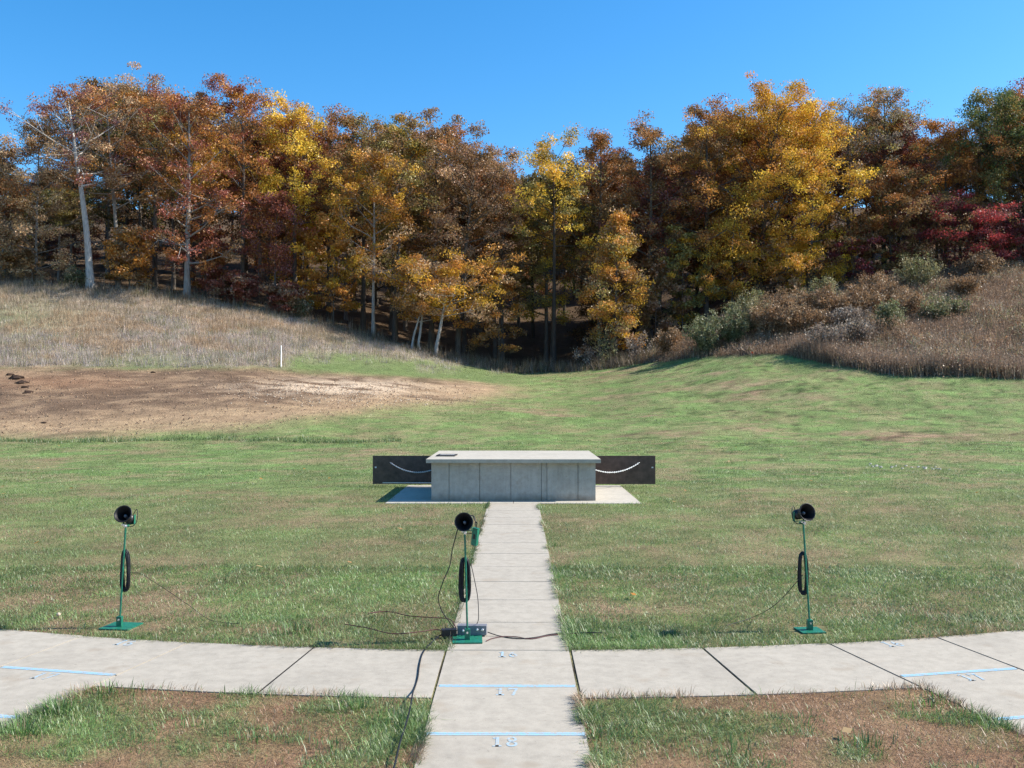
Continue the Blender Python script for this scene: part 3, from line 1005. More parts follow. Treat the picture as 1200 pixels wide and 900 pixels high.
# dark filler strip in the joint halfway to the left station path
bm = bmesh.new()
prism(bm, arc_poly(-ST / 2 - .0005, -ST / 2 + .0005, R16 + .01, R16 + 1.16), -.1, TOP - .0005)
M_FILL = mat_plain('black_joint_filler', (.03, .028, .026), .9, .1, 0, .3, 40)
obj('joint_filler', bm, M_FILL, walk)

# painted lines and numerals
GLY = {  # strokes in a 0..1 x 0..1 box, as rectangles / arcs
    '1': [('r', .36, .0, .64, 1.0), ('r', .12, .0, .88, .13), ('r', .14, .80, .40, .93)],
    '7': [('r', .02, .84, .98, 1.0), ('r', .02, .68, .16, .86), ('q', .36, 0, .64, 0, .98, .86, .74, .86)],
    '8': [('o', .5, .745, .40, .255), ('o', .5, .265, .48, .265)],
    '6': [('o', .5, .30, .46, .30), ('a', .62, .42, .58, .58)],
}


def glyph(bm, ch, x0, y0, w, h, M, z):
    def P(x, y): return bm.verts.new((M @ Vector((x0 + x * w, y0 + y * h, 0))).to_tuple()[:2] + (z,))
    for g in GLY[ch]:
        if g[0] == 'r':
            _, a, b, c, d = g
            bm.faces.new([P(a, b), P(c, b), P(c, d), P(a, d)])
        elif g[0] == 'q':
            p = g[1:]
            bm.faces.new([P(p[0], p[1]), P(p[2], p[3]), P(p[4], p[5]), P(p[6], p[7])])
        else:
            _, cx, cy, rx, ry = g
            t0, t1 = (0, 2 * PI) if g[0] == 'o' else (PI * .55, PI * 1.0)
            n_ = 18
            for i in range(n_):
                a, b = t0 + (t1 - t0) * i / n_, t0 + (t1 - t0) * (i + 1) / n_
                kx, ky = .46, .56
                bm.faces.new([P(cx + rx * math.cos(a), cy + ry * math.sin(a)), P(cx + rx * math.cos(b), cy + ry * math.sin(b)),
                              P(cx + rx * kx * math.cos(b), cy + ry * ky * math.sin(b)), P(cx + rx * kx * math.cos(a), cy + ry * ky * math.sin(a))])


def paint_mat(name, lo, hi):
    """worn paint: patches of bare concrete show through"""
    N = NT(name)
    Pn = coord_obj(N)
    f = N.ramp(N.noise(55, 4, .7, Pn), [(lo, 0.0), (hi, 1.0)])
    mx = N.n('ShaderNodeMix', data_type='RGBA')
    N.l(f, mx.inputs['Factor']); mx.inputs[6].default_value = (.385, .343, .278, 1); mx.inputs[7].default_value = (.25, .46, .62, 1)
    return N.principled(mx.outputs[2], .8, .2)


M_LINE = paint_mat('worn_blue_line', .34, .56)
M_FAINT = paint_mat('faded_blue_number', .40, .66)
M_GROOVE = mat_plain('joint_groove_dark', (.10, .10, .11), .9, .1, 0, .3, 40)  # dark grey for the joint grooves, assigned to no mesh
for k in (-2, -1, 0, 1, 2):
    th = k * ST
    e = Vector((math.sin(th), -math.cos(th), 0)); n_ = Vector((math.cos(th), math.sin(th), 0)); c = Vector((0, PIV, 0))
    for j in range(0, 8):
        r0 = R16 + yd * j
        if j > 0:
            b2 = bmesh.new()
            wl = .024
            for d0, d1 in ((-wl, -.0015), (.0015, wl)):
                vs = [b2.verts.new((c + e * (r0 + d) + n_ * x + Vector((0, 0, TOP + .002))).to_tuple()) for d, x in ((d1, -HALFW + .02), (d1, HALFW - .015), (d0, HALFW - .015), (d0, -HALFW + .02))]
                b2.faces.new(vs)
            obj('painted_line', b2, M_LINE, walk)
        if j < 3:
            b2 = bmesh.new()
            M = Matrix.Translation(c + e * (r0 + .20)) @ Matrix(((n_.x, -e.x, 0), (n_.y, -e.y, 0), (0, 0, 1))).to_4x4()
            txt = str(16 + j)
            for q, ch in enumerate(txt): glyph(b2, ch, -.075 + q * .082, 0, .068, .15, M, TOP + .002)
            obj('painted_number', b2, M_FAINT, walk)

# ------------------------------------------------------------------ trap house
house = empty('trap_house', (0, 18.07, TOP))
tag(house, 'low grey concrete trap house with flat roof and open steel doors', 'trap house')
HW = 1.55
H0 = .715


def wall_bm(x0, x1, y0, y1):
    b = bmesh.new()
    return box(b, x0, x1, y0, y1, 0, H0)


b = bmesh.new()
# front wall cast in board forms: panels with narrow recessed seams
fr = [0, .108, .295, .484, .671, .704, .893, 1.0]
for a, c in zip(fr, fr[1:]):
    g0 = .0055 if a > 0 else 0; g1_ = .0055 if c < 1 else 0
    box(b, -HW + 2 * HW * a + g0, -HW + 2 * HW * c - g1_, 0, .02, 0, H0)
box(b, -HW + .002, HW - .002, .0225, .20, 0.001, H0 - .001)
obj('front_wall', b, M_WALL, house, bevel=.0025)
for s in (-1, 1):
    b = bmesh.new()
    x0, x1 = sorted((s * HW, s * (HW - .2)))
    box(b, x0, x1, .203, 2.62, 0, H0)
    obj('side_wall', b, M_WALL, house, bevel=.004)
b = bmesh.new()
box(b, -1.64, 1.64, -.13, 2.90, H0 + .003, H0 + .073)
roof = obj('roof', b, M_ROOF, house, bevel=.009)
# plaque flat on the roof
b = bmesh.new(); box(b, -.185, .185, -.26, .26, 0, .022)
pq = obj('plaque', b, M_PLAQ, house, bevel=.004, loc=(-1.33, 1.0, H0 + .074), rot=(0, 0, R(-3)))
b = bmesh.new()
for r_ in range(2):
    x = -.13
    while x < .14:
        w_ = random.uniform(.02, .035)
        box(b, x, min(x + w_, .15), -.17 + r_ * .17, -.17 + r_ * .17 + .13, .0225, .025)
        x += w_ + .008
obj('worn_lettering', b, M_PLAQT, pq)
# steel doors folded back at the rear corners
for s in (-1, 1):
    dr = empty('door', (s * (HW + .03), 2.92, 0)); dr.parent = house
    b = bmesh.new()
    x0, x1 = sorted((0, s * 1.52))
    box(b, x0, x1, 0, .006, .055, .675)
    for z0, z1 in ((.055, .085), (.645, .675)): box(b, x0, x1, .0065, .04, z0, z1)
    xe = s * 1.52
    box(b, *sorted((xe, xe - s * .03)), .0065, .04, .0855, .6445)
    obj('door_panel', b, M_STEEL, dr)
    for zz in (.15, .58):
        b = bmesh.new()
        lathe(b, [(-.05, .016), (.05, .016)], 10, Matrix.Translation((s * -.012, -.006, zz)) @ Matrix.Rotation(R(90), 4, 'X'), (True, True))
        obj('hinge', b, M_GALV, dr)
    b = bmesh.new()
    lathe(b, [(-.012, .012), (0, .014)], 10, Matrix.Translation((s * 1.45, -.001, .42)), (True, True))
    box(b, *sorted((s * 1.435, s * 1.475)), -.004, -.001, .405, .435)
    obj('latch', b, M_GALV, dr)
    # slack chain from the door to the side wall
    p0 = np.array((s * 1.17, -.012, .53)) if s > 0 else np.array((s * 1.14, -.012, .53))
    p1 = np.array((s * -.015, -1.05, .50))
    pts = []
    for t in np.linspace(0, 1, 40):
        p = p0 * (1 - t) + p1 * t
        p[2] -= 4 * t * (1 - t) * .16
        pts.append(p)
    pts = np.array(pts)
    lines = []
    nl = 46
    for i in range(nl):
        t = (i + .5) / nl * 39
        k = int(t); f_ = t - k
        c = pts[k] * (1 - f_) + pts[min(k + 1, 39)] * f_
        tn = pts[min(k + 1, 39)] - pts[max(k - 1, 0)]; tn /= np.linalg.norm(tn)
        up = np.cross(tn, (0, 1, 0)) if i % 2 else np.cross(tn, np.cross(tn, (0, 1, 0)))
        up /= np.linalg.norm(up)
        a = np.linspace(0, 2 * PI, 9)
        lines.append((c + np.outer(np.cos(a), tn) * .024 + np.outer(np.sin(a), up) * .011, .0046))
    tubes('chain', lines, M_CHAIN if s > 0 else M_GALV, dr, 5)
    if s < 0:
        b = bmesh.new(); box(b, -1.30, -.02, -.03, -.002, .075, .092)
        obj('bottom_rail', b, M_GALV, dr)
    b = bmesh.new(); box(b, *sorted((s * (HW + .003), s * (HW + .028))), .35, .39, .10 if s < 0 else .44, .60)
    obj('steel_strip', b, M_GALV, house)


# ------------------------------------------------------------------ speaker stands
def speaker_stand(base, label, lean, yaw, tilt, plate_rot, coil_dx, coil_label, plate=(.235, .24), pole_h=.86):
    root = empty('speaker_stand', base)
    tag(root, label, 'speaker stand', 'horn speakers on green stands')
    b = bmesh.new(); box(b, -plate[0] / 2, plate[0] / 2, -.10, plate[1] - .10, .002, .012)
    obj('base_plate', b, M_GREEN, root, bevel=.002, rot=(0, 0, plate_rot))
    b = bmesh.new(); box(b, -.021, .021, -.021, .021, .0125, .095)
    sk_ = obj('socket', b, M_GREEN, root, bevel=.004)
    b = bmesh.new()
    lathe(b, [(-.010, .008), (0, .009)], 8, Matrix.Translation((.0, -.0212, .07)), (True, True))
    obj('bolt', b, M_CHROME, sk_)
    lx, ly = lean
    top = np.array((lx, ly, pole_h))
    tubes('pole', [(np.array([(0, 0, .05), top * .5 + np.array((0, 0, .025)), top]), .0078)], M_GREEN, root, 10)
    # horn head
    hd = empty('horn_speaker', tuple(top + np.array((0, 0, .075)))); hd.parent = root
    hd.rotation_euler = (0, 0, 0)
    Mh = Matrix.Rotation(yaw, 4, 'Z') @ Matrix.Rotation(-tilt, 4, 'X')
    o = np.array((0, -.035, 0))
    b = bmesh.new()
    prof = [(-.060, .0665), (-.066, .0715), (-.064, .0745), (-.056, .0745), (-.048, .070), (-.030, .058), (-.005, .046), (.018, .038), (.040, .0345), (.042, .043), (.100, .043), (.108, .036), (.110, .0)]
    lathe(b, prof, 32, Mh)
    obj('horn', b, M_BLACK, hd, smooth=True)
    b = bmesh.new()
    lathe(b, [(-.060, .0660), (-.040, .052), (-.015, .040), (.012, .031), (.030, .027), (.032, .0)], 32, Mh)
    hi_ = obj('horn_bore', b, M_INNER, hd, smooth=True)
    b = bmesh.new()
    lathe(b, [(-.022, .0), (-.020, .008), (-.012, .0125), (.010, .0135), (.028, .0135)], 18, Mh)
    obj('phase_plug', b, M_GREYBOX, hd, smooth=True)
    # yoke: U strap under the horn
    b = bmesh.new()
    for x0, x1, z0, z1 in ((-.050, -.046, -.070, .006), (.046, .050, -.070, .006), (-.050, .050, -.0745, -.0705)):
        box(b, x0, x1, .050, .078, z0, z1, Matrix.Rotation(yaw, 4, 'Z'))
    # gusset up the side of the mouth
    box(b, -.012, .012, -.002, .045, -.090, -.075, Matrix.Rotation(yaw, 4, 'Z'))
    obj('yoke', b, M_GREEN, hd, bevel=.0012)
    b = bmesh.new()
    lathe(b, [(-.016, .010), (-.010, .0125), (.010, .0125), (.016, .010)], 12, Matrix.Translation((.004, -.018, -.080)), (True, True))
    lathe(b, [(-.010, .007), (.010, .008)], 12, Matrix.Translation((-.018, -.020, -.070)), (True, True))
    obj('clamp_bolt', b, M_CHROME, hd)
    sgn = 1 if yaw <= 0 else -1
    e0 = Mh @ Vector((0, .108, .02))
    pts = spline([e0, (sgn * .052, .09, .045), (sgn * .078, .05, .025), (sgn * .080, .03, -.045), (sgn * .055, .01, -.085), (sgn * .008, 0, -.088)], 8)
    tubes('lead', [(pts, .0032)], M_RUBBER, hd, 6)
    # coil of cable hanging on a hook behind the pole
    cz = .475
    cc = np.array(base) + np.array((lx * .5 + coil_dx, .020 + ly * .5, cz))
    rr_ = random.Random(int(abs(base[0] * 100)))
    lines = []
    for i in range(22):
        hw = .029 + rr_.uniform(-.014, .014); hh = .165 + rr_.uniform(-.013, .012)
        oy = rr_.uniform(-.010, .016); ox = rr_.uniform(-.004, .004); zc = rr_.uniform(-.006, .006)
        pts = []
        for t in np.linspace(0, 2 * PI, 29):
            sx, sz = math.cos(t), math.sin(t)
            x = hw * math.copysign(abs(sx) ** .55, sx); z_ = hh * math.copysign(abs(sz) ** .85, sz)
            x *= 1 - .12 * z_ / hh
            pts.append((x + ox, oy + .006 * math.sin(3 * t + i), z_ + zc))
        lines.append((np.array(pts), .0050))
    cl = tubes('cable_coil', lines, M_RUBBER, None, 6)
    cl.location = tuple(cc)
    tag(cl, coil_label, 'cable coil', 'coils of black cable hung on the stands')
    b = bmesh.new(); box(b, -.004, .004, -.006, .034, -.004, .004)
    box(b, -.004, .004, .030, .034, .0045, .022)
    obj('hook', b, M_GREEN, root, loc=(lx * .68 + coil_dx * .3, ly * .68, .625))
    return root


def at_flat(px, py, z=0.0):
    p = on_flat(px, py)
    return (p.x, p.y, z)


def face(bx, by):
    return math.atan2(bx - CX, by)


B1 = at_flat(548, 751, TOP); B2 = at_flat(141, 735, 0.0); B3 = at_flat(947, 738, 0.0)
speaker_stand(B1, 'green speaker stand on the concrete path beside a grey control box', (-.022, 0, ), R(-4), R(12), R(3), -.012,
              'black cable coil hung on the stand on the path')
speaker_stand(B2, 'green speaker stand in the grass, farthest from the weedy bank', (.046, .0), R(-2), R(26), R(-8), .012,
              'black cable coil hung on the stand nearest the bare earth slope', plate=(.26, .25), pole_h=.86)
speaker_stand(B3, 'green speaker stand in the grass on the side toward the brown weed bank', (-.050, .0), R(17), R(14), R(6), -.022,
              'black cable coil hung on the stand nearest the weedy bank', plate=(.20, .20), pole_h=.90)

# hanging switch box and junction box at the middle stand
p = along(557, 628, 7.60)
sb = empty('switch_box', (p.x, p.y, p.z))
tag(sb, 'small green switch box hanging by a black lead beside the middle horn', 'switch box')
sb.rotation_euler = (R(4), R(9), R(-28))
b = bmesh.new(); box(b, -.024, .024, -.016, .016, -.072, .068)
bx_ = obj('case', b, M_GREEN, sb, bevel=.003)
b = bmesh.new(); box(b, -.008, .008, -.021, -.0165, -.02, .02)
obj('switch', b, M_BLACK, sb, bevel=.001)
hp = Vector((B1[0] - .022, B1[1], B1[2] + .86 + .075))
pts = spline([(hp.x + .02, hp.y + .06, hp.z + .05), (hp.x + .062, hp.y + .03, hp.z + .048), (hp.x + .088, hp.y, hp.z + .0), (p.x + .012, p.y - .005, p.z + .115), (p.x + .010, p.y, p.z + .062)], 8)
tag(tubes('switch_lead', [(pts, .0036)], M_RUBBER, None, 6), 'short black lead looping from the middle horn to the green switch box', 'cord')

jb = empty('junction_box', (B1[0] + .030, B1[1] + .175, TOP + .0125), R(-3))
tag(jb, 'grey metal control box with silver knobs standing on the middle base plate', 'control box')
b = bmesh.new(); box(b, -.118, .118, -.040, .040, .0, .074)
obj('case', b, M_GREYBOX, jb, bevel=.003)
for x, z0 in ((-.070, .036), (.044, .046), (.088, .046)):
    b = bmesh.new()
    lathe(b, [(-.060, .007), (-.057, .010), (-.0405, .011)], 14, Matrix.Translation((x, 0, z0)), (True, True))
    obj('knob', b, M_CHROME, jb, smooth=False)
b = bmesh.new(); box(b, -.060, .060, -.03, .03, 0, .055)
tag(obj('power_adapter', b, M_BLACK, None, bevel=.008, loc=(B1[0] - .155, B1[1] + .11, .02), rot=(0, 0, R(12))),
    'black plug block lying left of the grey control box', 'plug')


# ------------------------------------------------------------------ cords
def flat_pts(L, z=.014):
    out = []
    for px, py in L:
        q = on_flat(px, py)
        zz = (TOP if bool(in_pave(np.array([q.x]), np.array([q.y]))[0]) else .02)
        out.append((q.x, q.y, zz + .006))
    return out


def cord(name, pts, rad, mat, label, cat='cord', n=8):
    return tag(tubes(name, [(spline(pts, n), rad)], mat, None, 6), label, cat)


A3 = lambda L, d: [tuple(along(px, py, d)) for px, py in L]
hang = A3([(538, 614), (535, 625), (530, 645), (527, 663), (519, 682)], 7.64) + [tuple(along(514, 700, 7.7)), tuple(along(518, 715, 7.72)), tuple(along(527, 728, 7.74)), (B1[0] - .10, B1[1] + .17, TOP + .045), (B1[0] - .085, B1[1] + .175, TOP + .055)]
cord('hanging_cord', hang, .0042, M_RUBBER, 'black cord sagging from the middle horn down to the grey control box')
hang2 = A3([(552, 660), (556, 678), (560, 700), (561, 722)], 7.66) + [(B1[0] + .07, B1[1] + .17, TOP + .10), (B1[0] + .066, B1[1] + .175, TOP + .095)]
cord('hanging_cord', hang2, .0032, M_RUBBER, 'thin black cord dropping from the middle coil to the grey control box')
g0 = [(B1[0] + .155, B1[1] + .16, TOP + .03)] + flat_pts([(585, 746), (605, 749), (625, 748), (645, 744), (662, 743), (690, 744), (705, 744)])
cord('ground_cord', g0, .0042, M_RUBBER, 'black cord crossing the path from the control box toward the right stand')
g0b = flat_pts([(570, 752), (577, 749), (588, 747), (604, 747), (622, 749.5), (640, 746), (658, 744), (675, 745)])
cord('ground_cord', g0b, .0036, M_REDCORD, 'dull red cord crossing the path beside the black one')
p3 = [(B3[0] - .05, B3[1] + .02, .46)] + A3([(930, 683), (918, 697), (902, 711)], 7.95) + flat_pts([(884, 724), (868, 730), (850, 735)])
cord('hanging_cord', p3, .0027, M_RUBBER, 'black cord sloping from the coil nearest the weedy bank into the grass')
p2 = [(B2[0] + .05, B2[1] + .02, .46)] + A3([(165, 672), (180, 681)], 8.1) + [tuple(along(203, 696, 8.05)), tuple(along(225, 711, 8.0)), tuple(along(240, 722, 7.95))] + flat_pts([(252, 731), (280, 734)])
cord('hanging_cord', p2, .0022, M_RUBBER, 'black cord sloping from the coil nearest the earth slope into the grass')
g1c = flat_pts([(405, 737), (430, 741), (460, 748), (490, 746), (512, 743)]) + [(B1[0] - .19, B1[1] + .13, .04)]
for i in range(len(g1c) - 1): g1c[i] = (g1c[i][0], g1c[i][1], g1c[i][2] + .018)
cord('ground_cord', g1c, .0042, M_REDCORD, 'dull red cord lying in the dead grass left of the control box')
g2c = [(B1[0] - .10, B1[1] + .20, TOP + .05)] + [(q[0], q[1], q[2] + .02) for q in flat_pts([(527, 731), (505, 729), (480, 727), (455, 722), (432, 724)])]
cord('ground_cord', g2c, .0042, M_REDCORD, 'dull red cord running along the far edge of the dead grass patch')
g3 = [(B1[0] - .18, B1[1] + .10, .04)] + flat_pts([(515, 748), (506, 756), (496, 766), (492, 780), (490, 795), (486, 808)]) + [(q[0], q[1], q[2] + .02) for q in flat_pts([(484, 820), (481, 838), (476, 857), (470, 876), (465, 897), (458, 930), (450, 990)])]
cord('ground_cord', g3, .0052, M_RUBBER, 'thick black cord running over the arc walk toward the viewer')

# ------------------------------------------------------------------ stake, flag, stone
SD = dist_on(329, 430)
x = CX + (329 - VX) * SD / F
b = bmesh.new(); box(b, -.026, .026, -.016, .016, -.1, 1.24, Matrix.Rotation(R(52), 4, 'Z'))
tag(obj('marker_stake', b, M_WHITE, None, bevel=.006, loc=(x, SD, g1(x, SD))), 'white marker stake at the top of the earth slope', 'stake')
x = CX + (880 - VX) * 60 / F
fl = empty('pin_flag', (x, 60, g1(x, 60)))
tag(fl, 'tiny orange pin flag at the foot of the weedy bank', 'flag')
tubes('wire', [(np.array([(0, 0, -.05), (0, 0, .2), (0, 0, .42)]), .006)], M_GALV, fl, 5)
b = bmesh.new(); box(b, .0065, .14, -.002, .002, .30, .42); obj('cloth', b, M_RED, fl)
q = on_flat(69, 724)
bm = bmesh.new(); bmesh.ops.create_icosphere(bm, subdivisions=3, radius=.017)
for v in bm.verts: v.co = Vector((v.co.x, v.co.y, v.co.z * 1.05)) * (1 + .12 * math.sin(90 * v.co.x) * math.cos(70 * v.co.z))
tag(obj('pebble', bm, M_STONE, None, smooth=True, loc=(q.x, q.y, .032)), 'small pale round pebble in the grass left of the leftmost stand', 'pebble')


# ------------------------------------------------------------------ trees
PAL = {
    'rust': (.35, .150, .045), 'red': (.27, .090, .055), 'orange': (.47, .225, .050), 'gold': (.54, .315, .038), 'yellow': (.70, .48, .060),
    'brown': (.25, .150, .062), 'tan': (.44, .285, .150), 'olive': (.28, .230, .070), 'green': (.095, .120, .036), 'burg': (.19, .045, .045),
    'pinkb': (.33, .195, .110), 'ltan': (.48, .33, .18), 'purple': (.21, .085, .075), 'grey': (.27, .22, .165), 'crim': (.42, .065, .060),
}


WIDE = 1.16


def build_tree(seed, H, W, cb=.3, nl=24, lpc=48, leaf=.074, pal=(('rust', 1.0),), lean=(0, 0), tr=None, crad=.52, top=.5, bare=0.0, bend=.25, sub=4, biglimbs=0, droop=0.0):
    """trunk with limbs and a leaf cloud, both as arrays in metres"""
    rng = np.random.default_rng(seed)
    tr = tr or H * .0115 + .02
    ns = 10
    s = np.linspace(0, 1, ns)
    ph = rng.uniform(0, 6.28, 2)
    tx = lean[0] * s ** 1.3 + bend * .5 * np.sin(s * 4.2 + ph[0]) * s + rng.normal(0, .03, ns) * bend
    ty = lean[1] * s ** 1.3 + bend * .5 * np.sin(s * 3.7 + ph[1]) * s
    TP = np.stack([tx, ty, s * H * .95], -1)
    TP[0, 2] = -.35
    rad = tr * (1 - .86 * s) ** .9
    rad[0] *= 1.35
    L = [(TP, rad, 7)]

    def trunk_at(q):
        return np.array([np.interp(q, s, TP[:, k]) for k in range(3)])
    cents = []
    for i in range(nl):
        t = (i + rng.uniform(.1, .9)) / nl
        q = cb + (.97 - cb) * t
        base = trunk_at(q)
        r = W * WIDE / 2 * (.55 + .45 * math.sin(PI * min(1, t * 1.05 + .12))) * (1 - (1 - top) * t ** 2.4) * rng.uniform(.6, 1.18)
        az = i * 2.399 + rng.uniform(-.5, .5)
        el = .10 + .75 * t + rng.normal(0, .14) - droop
        d = np.array((math.cos(az) * math.cos(el), math.sin(az) * math.cos(el), math.sin(el)))
        Ln = min(r / max(math.cos(el), .62), W * .75)
        up = np.array((0, 0, 1.0))
        pts = [base + d * Ln * f + up * Ln * .16 * f * f + rng.normal(0, .05, 3) * Ln * f * .6 for f in (0, .33, .66, 1.0)]
        r0 = np.interp(q, s, rad) * .55
        L.append((np.array(pts), np.array([r0, r0 * .7, r0 * .42, r0 * .18]), 5))
        cents.append((pts[3], 1.0))
        for j in range(sub):
            f = rng.uniform(.35, .98)
            k = min(int(f * 3), 2); ff = f * 3 - k
            b0 = pts[k] * (1 - ff) + pts[k + 1] * ff
            d2 = d + rng.normal(0, .65, 3); d2[2] += .15; d2 /= np.linalg.norm(d2)
            l2 = Ln * rng.uniform(.22, .48) + .25
            e = b0 + d2 * l2
            L.append((np.array([b0, (b0 + e) / 2 + rng.normal(0, .04, 3), e]), np.array([r0 * .32, r0 * .22, r0 * .1]) + .006, 4))
            cents.append((e, 1.0))
            if rng.random() < .65: cents.append(((b0 + e) / 2, .85))
    cents.append((trunk_at(.97), .9))
    for q in np.linspace(cb + .08, .95, int(nl * .7)):
        cents.append((trunk_at(q) + rng.normal(0, .5, 3) * np.array((1, 1, .4)), .9))
    lpc = lpc * 2.05; crad = crad * 1.38
    Vs, Fs, off = [], [], 0
    for pts, rr, sg in L:
        v, f = tube_arrays(pts, rr, sg)
        Vs.append(v); Fs.append(f + off); off += len(v)
    TV, TF = np.concatenate(Vs), np.concatenate(Fs)
    # leaves
    C, Rr, K = [], [], []
    names = [a for a, _ in pal]; pw = np.array([b_ for _, b_ in pal]); pw = pw / pw.sum()
    for c, k in cents:
        if rng.random() < bare: continue
        m = int(lpc * k * rng.uniform(.45, 1.4))
        rc = crad * k * rng.uniform(.65, 1.3)
        p = rng.normal(0, 1, (m, 3)); p /= np.linalg.norm(p, axis=1)[:, None]
        p *= rng.random((m, 1)) ** .45
        p *= np.array((rc, rc, rc * .62))
        C.append(c + p)
        colr = np.array(PAL[names[rng.choice(len(names), p=pw)]]) * rng.uniform(.78, 1.22)
        cc = 1.18 * colr * rng.uniform(.68, 1.32, (m, 1)) * rng.uniform(.92, 1.08, (m, 3))
        Rr.append(np.full(m, 1.0)); K.append(cc)
    C = np.concatenate(C); K = np.concatenate(K)
    m = len(C)
    a = rng.normal(0, 1, (m, 3)); a /= np.linalg.norm(a, axis=1)[:, None]
    nrm = rng.normal(0, 1, (m, 3)) + np.array((0, 0, .5))
    b_ = np.cross(a, nrm); b_ /= np.linalg.norm(b_, axis=1)[:, None] + 1e-6
    sz = leaf * rng.uniform(.6, 1.35, (m, 1))
    kz_ = min(1.0, H / np.percentile(C[:, 2], 99.6)); C[:, 2] *= kz_; TV[:, 2] *= kz_
    trunk = (TV, TF)
    kp = C[:, 2] < H * 1.01
    C, K, a, b_, sz = C[kp], K[kp], a[kp], b_[kp], sz[kp]; m = len(C)
    V = np.stack([C - a * sz, C + b_ * sz * .62, C + a * sz, C - b_ * sz * .62], 1).reshape(-1, 3)
    Fq = np.arange(m * 4).reshape(-1, 4)
    return trunk, (V, Fq, np.repeat(K, 4, 0))


def plant(name, loc, data, label, cat, group=None, bark=(.16, .13, .105), rz=0.0, trunk_name='trunk', crown_name='crown'):
    root = empty(name, loc, rz)
    tag(root, label, cat, group)
    t = link_mesh(trunk_name, data[0][0], [data[0][1]], M_BARK, root, smooth=True)
    t.color = bark + (1,)
    c = link_mesh(crown_name, data[1][0], [data[1][1]], M_LEAF, root, cols=data[1][2])
    c.color = (1, 1, 1, 1)
    return root


G = 'trees along the edge of the wood'
